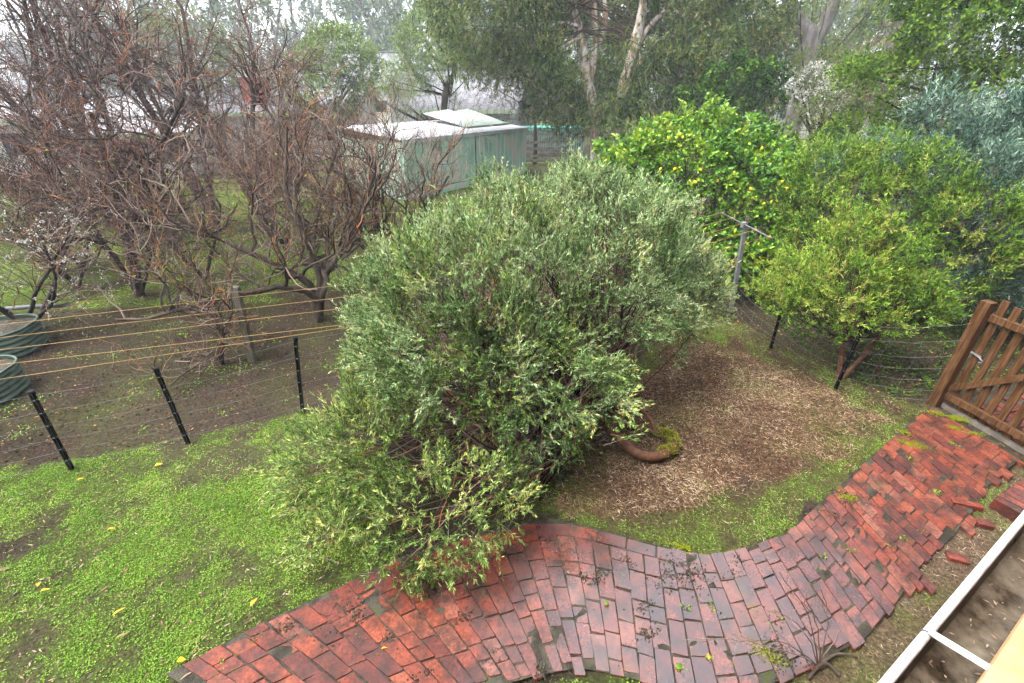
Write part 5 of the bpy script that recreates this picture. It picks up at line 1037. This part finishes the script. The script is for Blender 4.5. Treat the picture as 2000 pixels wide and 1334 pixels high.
MB().add([hp(-.03, -.5, 5.5), hp(1.03, -.5, 5.5), hp(1.03, 4, 7.2), hp(-.03, 4, 7.2), hp(1.03, 8.5, 5.5), hp(-.03, 8.5, 5.5)], [(0, 1, 2, 3), (3, 2, 4, 5)]).build('unseen_upper_roof', M['grey_roof'], eave)  # unseen roof over that wall, added for the same skylight blocking
k0 = gp(1838, 1262, GZ); sb0 = g0 + gv * float(np.dot(k0 - g0, gv))
MB().beam(sb0 + (0, 0, .012), sb0 + gin * .085 + gv * .012 + (0, 0, .016), .014, .003).build('gutter_strap', M['gutter_white'], eave)
MB().tube([sb0 - gv * .002, sb0 + gv * .002], .009, 12).build('lip_joint', M['black_pipe'], eave, True)
# flecks of leaf in the gutter
nfl = 420; f = rng.random(nfl); o_ = rng.uniform(.018, .10, nfl); Pf = S0 + (S1 - S0) * f[:, None] + gin * o_[:, None]; Pf[:, 2] = GZ - .068
V, F, k = leaves(Pf, np.column_stack([rng.normal(size=(nfl, 2)), .05 * rng.random(nfl)]), .012 * rng.uniform(.4, 1.3, nfl), .0035)
V[:, 2] = np.maximum(V[:, 2], GZ - .073) + .004
link('leaf_flecks', np_mesh('leaf_flecks', V, F, {'rnd': np.repeat(rng.uniform(.3, 1, nfl), k)}), M['dry_leaf'], eave)['kind'] = 'stuff'

# ------------------------------------------------------------------ raised beds on the left
def bed(pts_outer, h, label, seed):
    """corrugated oblong bed: closed outline, horizontal corrugations"""
    t = empty('raised_bed', tuple(np.append(np.mean(pts_outer, 0), 0)), label, 'planter')
    O = np.array(pts_outer); c = O.mean(0); nz = 33; V = []; F = []; m = len(O)
    for i in range(nz):
        f = i / (nz - 1); o_ = .012 * math.sin(f * 2 * math.pi * 5)
        for p in O: d = p - c; V.append((*(p + d / np.linalg.norm(d) * o_), f * h))
    for i in range(nz - 1):
        for k in range(m): F.append((i * m + k, i * m + (k + 1) % m, (i + 1) * m + (k + 1) % m, (i + 1) * m + k))
    MB().add(V, F).build('wall', M['bed_green'], t, True)
    MB().tube([(*p, h) for p in O] + [(*O[0], h)], .012, 6, False).build('rim', M['bed_green'], t, True)
    V = [(*(c + (p - c) * .985), h - .05) for p in O]; MB().add(V, [tuple(range(m))]).build('soil', M['dirt'], t)
    n = 260; q = c + (O[rng.integers(0, m, n)] - c) * np.sqrt(rng.random((n, 1))) * .95
    Vv, Ff, kk = leaves(np.column_stack([q, np.full(n, h - .04)]), np.column_stack([rng.normal(size=(n, 2)), .2 * rng.random(n)]), .09 * rng.uniform(.4, 1.3, n), .006)
    link('straw', np_mesh('straw', Vv, Ff, {'rnd': np.repeat(rng.random(n), kk)}), M['straw'], t)['kind'] = 'stuff'; return t
def oblong(cx, cy, lx, ly, rot, rc=.3, n=9):
    P = []
    for (sx, sy, a0) in ((1, 1, 0), (-1, 1, 90), (-1, -1, 180), (1, -1, 270)):
        for k in range(n): a = R(a0 + 90 * k / (n - 1)); P.append((sx * (lx / 2 - rc) + rc * math.cos(a), sy * (ly / 2 - rc) + rc * math.sin(a)))
    P = np.array(P); ca, sa = math.cos(rot), math.sin(rot); return P @ np.array([[ca, sa], [-sa, ca]]) + np.array([cx, cy])
bed(oblong(-7.2, 4.46, 2.2, .75, R(12)), .34, 'nearer green corrugated garden bed at the left edge', 1)
bed(oblong(-8.0, 5.6, 2.2, .8, R(14)), .36, 'farther green corrugated garden bed behind the first', 2)
hs_ = empty('black_hose', (-6.9, 6.3, 0), 'grey poly pipe edging behind the farther garden bed', 'pipe')
MB().tube([(-9.4, 6.1, .3), (-8.4, 6.35, .32), (-7.6, 6.55, .32), (-7.1, 6.7, .28)], .035, 8).build('pipe', M['black_pipe'], hs_, True)

# ------------------------------------------------------------------ bare canes at the foot of the picture
cb_ = gp(1600, 1300)
can = empty('rose_canes', tuple(cb_), 'bare reddish canes of a small bush at the path edge', 'bush')
ends = [((1565, 1175), .75), ((1605, 1150), .8), ((1500, 1190), .7), ((1520, 1120), .75), ((1640, 1230), .4), ((1330, 1250), .35), ((1430, 1255), .5)]
sets = []
for (e_, z) in ends:
    b = gp(*e_, z); m = 8; f = np.linspace(0, 1, m)[:, None]; P = cb_ * (1 - f) + b * f; P[:, 2] += .12 * np.sin(np.pi * f[:, 0]) ; P[1:] += rng.normal(size=(m - 1, 3)) * .006; P[0, 2] = -.02; sets.append((P[None], np.linspace(.0045, .002, m)[None], 5))
Pm = np.concatenate([q[0] for q in sets]); Rm = np.concatenate([q[1] for q in sets])
po, T_, r_ = sample_on(Pm, Rm, 26, .3); Ps = grow(po, unit(T_ + .8 * unit(rng.normal(size=(26, 3)))), .14, 4, .2, .05); sets.append((Ps, np.linspace(.002, .0012, 4)[None].repeat(26, 0), 3))
tube_obj('canes', sets, M['twig'], can, rnd=.85)
limbs('root', can, [([cb_ + (.10, -.05, 0), cb_ + (.02, 0, .03), cb_ + (-.12, -.08, .01)], .016, .008), ([cb_ + (0, 0, .02), cb_ + (.15, .06, .02), cb_ + (.28, .05, 0)], .012, .005)], 'bark_grey')

# ------------------------------------------------------------------ ground cover
def scatter(n, xr, yr, prob):
    P = np.column_stack([rng.uniform(*xr, n), rng.uniform(*yr, n)]); return P[rng.random(n) < prob(P)]
in_path = lambda P: inside(P, path_poly)
def seen(P):
    x, y = project(np.column_stack([P, np.zeros(len(P))])); return (x > -120) & (x < 2120) & (y < 1420)
under = lambda P: sum((((P - np.array(l[0][:2])) / (np.array(l[1][:2]) * .85)) ** 2).sum(1) < 1 for l in LOBES) > 0
def pz(P): return np.column_stack([P, hgt(P)])
# clover lawn
P = scatter(210000, (-6.5, .2), (1.0, 5.2), lambda P: inside(P + .05 * np.stack([noise(P, 6, 1), noise(P, 6, 2)], -1), Z_lawn) * np.clip(zone(P)[0] * 1.5 - .5 + .35 * noise(P, 14, 3), 0.03, 1) * seen(P) * ~in_path(P))
P = np.repeat(P, 2, 0) + rng.normal(size=(len(P) * 2, 2)) * .006
def cover(name, P, L, W, mat, label, upv=.5, hz=.01, mean=.55, sp=.22, cat='ground cover', full=False, nf=3.0):
    n = len(P); B = pz(P); B[:, 2] += hz * rng.random(n); D = np.column_stack([rng.normal(size=(n, 2)), upv * rng.random(n) + .02])
    V, F, k = leaves(B, D, L * rng.uniform(.6, 1.3, n), W * rng.uniform(.7, 1.3, n), full)
    rr = np.clip(mean + .22 * noise(P, nf, 6) + sp * rng.normal(size=n), 0, 1)
    o = link(name, np_mesh(name, V, F, {'rnd': np.repeat(rr, k)}), M[mat]); tag(o, label, cat, kind='stuff'); print(name, n); return o
cover('clover', P[:220000], .0115, .0085, 'clover', 'clover and moss lawn on the left', .55, .014)
# grass blades across the lawns
Pg = scatter(50000, (-6.5, 5.5), (1.2, 6.8), lambda P: (np.clip(zone(P)[0] * 1.2 - .2 + .35 * noise(P, 10, 5), 0, 1) * .7) * seen(P) * ~in_path(P) * ~under(P))
cover('grass', Pg[:26000], .04, .004, 'grass', 'short wet grass blades scattered over the garden', 1.3, .004, .5)
Pm_ = scatter(190000, (-.6, 5.4), (1.2, 7.2), lambda P: (np.clip(zone(P)[0] * 1.25 - .35 + .45 * noise(P, 9, 5), 0, 1)) * seen(P) * ~in_path(P) * (inside(P, Z_right) | inside(P, Z_moss) | inside(P, Z_corner) | inside(P, Z_bottom)))
cover('weeds', Pm_[:60000], .013, .0095, 'clover', 'low weeds and moss beside the right-hand path', .55, .01, .5)
Po = scatter(130000, (-16, 0), (5.2, 16), lambda P: np.clip(zone(P)[0] * 1.3 - .4 + .4 * noise(P, 5, 5), 0, 1) * seen(P))
cover('orchard_grass', Po[:48000], .06, .014, 'grass', 'patchy grass under the bare orchard trees', .8, .004, .5, nf=1.5)
Pw = scatter(30000, (-6.5, 0), (3.3, 7), lambda P: np.clip(noise(P, 4, 8) - .25, 0, 1) * ~inside(P, Z_lawn) * seen(P))
cover('bed_weeds', Pw[:9000], .03, .012, 'clover', 'small weeds sprouting in the bare bed behind the fence', .6, .006, .55)
# needle litter right of the shrub, twigs below it
Ps = scatter(150000, (-.3, 4.8), (2.3, 6.6), lambda P: zone(P)[1] * (.25 + .75 * inside(P, Z_straw)) * ~in_path(P) * seen(P))
cover('needle_litter', Ps[:60000], .055, .004, 'straw', 'brown needle litter carpeting the ground beside the shrub', .14, .010, .5, .25)
Pc_ = scatter(9000, (1.8, 5), (1.2, 3.6), lambda P: inside(P, Z_corner) * 1.0)
cover('dry_stalks', Pc_[:5000], .035, .003, 'straw', 'dry stalks on the sandy soil by the gutter', .2, .006, .7)
# brown leaf litter in the bed behind the fence
Pl = scatter(90000, (-8, 9), (3.2, 9), lambda P: (1 - np.clip(zone(P)[0], 0, 1)) * ~inside(P, Z_lawn) * seen(P))
cover('leaf_litter', Pl[:28000], .04, .016, 'litter', 'brown fallen leaves over the orchard bed', .18, .006, .4, .25)
Pl2 = scatter(3000, (-6, -.5), (1.2, 4), lambda P: inside(P, Z_lawn) * seen(P) * .5)
cover('lawn_litter', Pl2[:900], .045, .009, 'dry_leaf', 'grey and tan gum leaves strewn over the lawn', .15, .022, .5, .3)
# moss over the bricks by the gate and along joints
mossp = []
for (x, y, a, b, n) in [(1850, 818, .16, .05, 2600), (1885, 845, .12, .04, 1700), (1780, 872, .10, .05, 900), (1765, 850, .04, .05, 400), (1335, 1075, .10, .03, 500), (1655, 975, .07, .05, 500), (1475, 1205, .05, .05, 260), (1500, 1285, .12, .05, 500)]:
    c = gp(x, y)[:2]; q = rng.normal(size=(n, 2)) * np.array([a, b]) * .6; an = R(-25); mossp.append(c + q @ np.array([[math.cos(an), math.sin(an)], [-math.sin(an), math.cos(an)]]))
mossp = np.vstack(mossp); mossp = mossp[noise(mossp, 18, 2) > -.25]; n = len(mossp)
V, F, k = leaves(np.column_stack([mossp, np.full(n, .030)]), np.column_stack([rng.normal(size=(n, 2)), .3 + rng.random(n)]), .012, .007)
tag(link('moss', np_mesh('moss', V, F, {'rnd': np.repeat(np.clip(.6 + .25 * rng.normal(size=n), 0, 1), k)}), M['moss']), 'bright green moss spreading over the bricks', 'moss', kind='stuff')
# sprigs in the joints
sp_ = []
for (x, y, n) in [(1340, 1192, 30), (1388, 1192, 16), (1405, 1200, 10), (1825, 965, 30), (1330, 1310, 14), (1380, 1285, 8), (505, 1252, 10), (432, 1310, 10), (1605, 1090, 14), (1665, 1080, 14), (1735, 1070, 14), (1760, 1055, 12), (1520, 1210, 12), (1800, 1045, 12), (1855, 870, 30), (1775, 900, 20), (705, 1250, 6), (1210, 1310, 6), (1500, 1230, 10)]:
    c = gp(x, y); sp_.append(c + rng.normal(size=(n, 3)) * np.array([.018, .018, 0]) + (0, 0, .015))
sp_ = np.vstack(sp_); n = len(sp_); V, F, k = leaves(sp_, np.column_stack([rng.normal(size=(n, 2)), .8 + rng.random(n)]), .035, .012, True)
Pu = scatter(60000, (3.6, 11), (4.6, 11), lambda P: (~inside(P, Z_right)) * (.5 + .5 * noise(P, 3, 4)) * (P[:, 1] > 4.6 + (P[:, 0] - 5) * .25) * (P[:, 0] > 4.3))
cover('undergrowth', Pu[:18000], .06, .02, 'dark_green_leaf', 'dark undergrowth below the shrubs beyond the mesh fence', .9, .03, .35)
tag(link('joint_weeds', np_mesh('joint_weeds', V, F, {'rnd': np.repeat(rng.uniform(.5, .9, n), k)}), M['clover']), 'tiny weeds sprouting from the brick joints', 'weeds', kind='stuff')
# single fallen leaves large enough to point at
def fallen(x, y, L, W, ang, mat, label, z=.02):
    c = gp(x, y); c[2] = z; d = np.array([math.cos(ang), math.sin(ang), .08])
    V = []; F = []; m = 7; s_ = np.array([-d[1], d[0], 0])
    for i in range(m):
        f = i / (m - 1); w = W / 2 * math.sin(math.pi * min(.97, max(.06, f)) ** .85); p = c + d * L * (f - .5) + np.array([0, 0, .006 * math.sin(f * 5)])
        V += [p - s_ * w + (0, 0, w * .35), p, p + s_ * w + (0, 0, w * .35)]
    for i in range(m - 1):
        for k_ in (0, 1): a = 3 * i + k_; F.append((a, a + 1, a + 4, a + 3))
    o = link('fallen_leaf', np_mesh('fallen_leaf', V, F, {'rnd': np.full(len(V), rng.random())}, True), M[mat]); tag(o, label, 'leaf')
for a in [(312, 912, .09, .05, .6, 'yellow_leaf', 'pale yellow leaf on the lawn near the fence'), (236, 1198, .11, .025, .9, 'yellow_leaf', 'slim yellow leaf in the middle of the lawn'),
          (357, 1294, .07, .045, .2, 'yellow_leaf', 'round yellow leaf beside the near end of the path'), (80, 1145, .06, .04, 2.0, 'yellow_leaf', 'upper of two yellow leaves at the left of the lawn'), (92, 1157, .08, .02, .5, 'yellow_leaf', 'lower of two yellow leaves at the left of the lawn'),
          (498, 1180, .09, .04, 1.3, 'yellow_leaf', 'yellowed leaf at the foot of the shrub'), (220, 1037, .07, .02, .5, 'yellow_leaf', 'orange leaf on the lawn below the middle fence post'), (8, 1118, .10, .035, .7, 'dry_leaf', 'reddish leaf at the left edge of the lawn'),
          (1381, 1288, .06, .03, 1.3, 'yellow_leaf', 'small yellow leaf lying on a wet brick'), (752, 1272, .06, .014, .3, 'yellow_leaf', 'thin orange leaf on the red bricks'), (1105, 970, .05, .03, .3, 'dry_leaf', 'tan leaf on the needle litter'),
          (1109, 1124, .05, .014, 2.2, 'dry_leaf', 'brown pod lying on a brick'), (160, 940, .08, .03, .6, 'yellow_leaf', 'orange leaf in the lawn near the first fence post'), (370, 1322, .12, .012, .8, 'dry_leaf', 'grey curled leaf on the bottom bricks'), (242, 1245, .10, .016, .7, 'dry_leaf', 'tan dry leaf on the lower lawn'),
          (420, 1040, .09, .018, .5, 'dry_leaf', 'pale dry leaf in the middle of the lawn'), (1185, 1185, .045, .045, .4, 'clover', 'round pale green leaf on a red brick'), (1325, 1309, .06, .05, .4, 'clover', 'bright green leaf at the bottom of the path')]:
    fallen(a[0], a[1], a[2] * .72, a[3] * .8, *a[4:], z=.04 if a[0] > 560 else .03)

# ------------------------------------------------------------------ mist
hz = MB().box((0, 110, 19), (640, 460, 40)).build('haze', None)
for p_ in (hz,): tag(p_, 'thin pale winter mist', 'mist', kind='stuff')
hm = bpy.data.materials.new('haze'); hm.use_nodes = True; n = hm.node_tree.nodes; n.remove(n['Principled BSDF'])
pv = n.new('ShaderNodeVolumePrincipled'); pv.inputs['Color'].default_value = (.72, .80, .88, 1); pv.inputs['Density'].default_value = .0017; pv.inputs['Density Attribute'].default_value = ''; hm.cycles.homogeneous_volume = True
hm.node_tree.links.new(pv.outputs[0], n['Material Output'].inputs['Volume']); hz.data.materials.append(hm)
tris = sum(len(o.data.loops) - 2 * len(o.data.polygons) for o in scene.objects if o.type == 'MESH'); print('tris', tris)
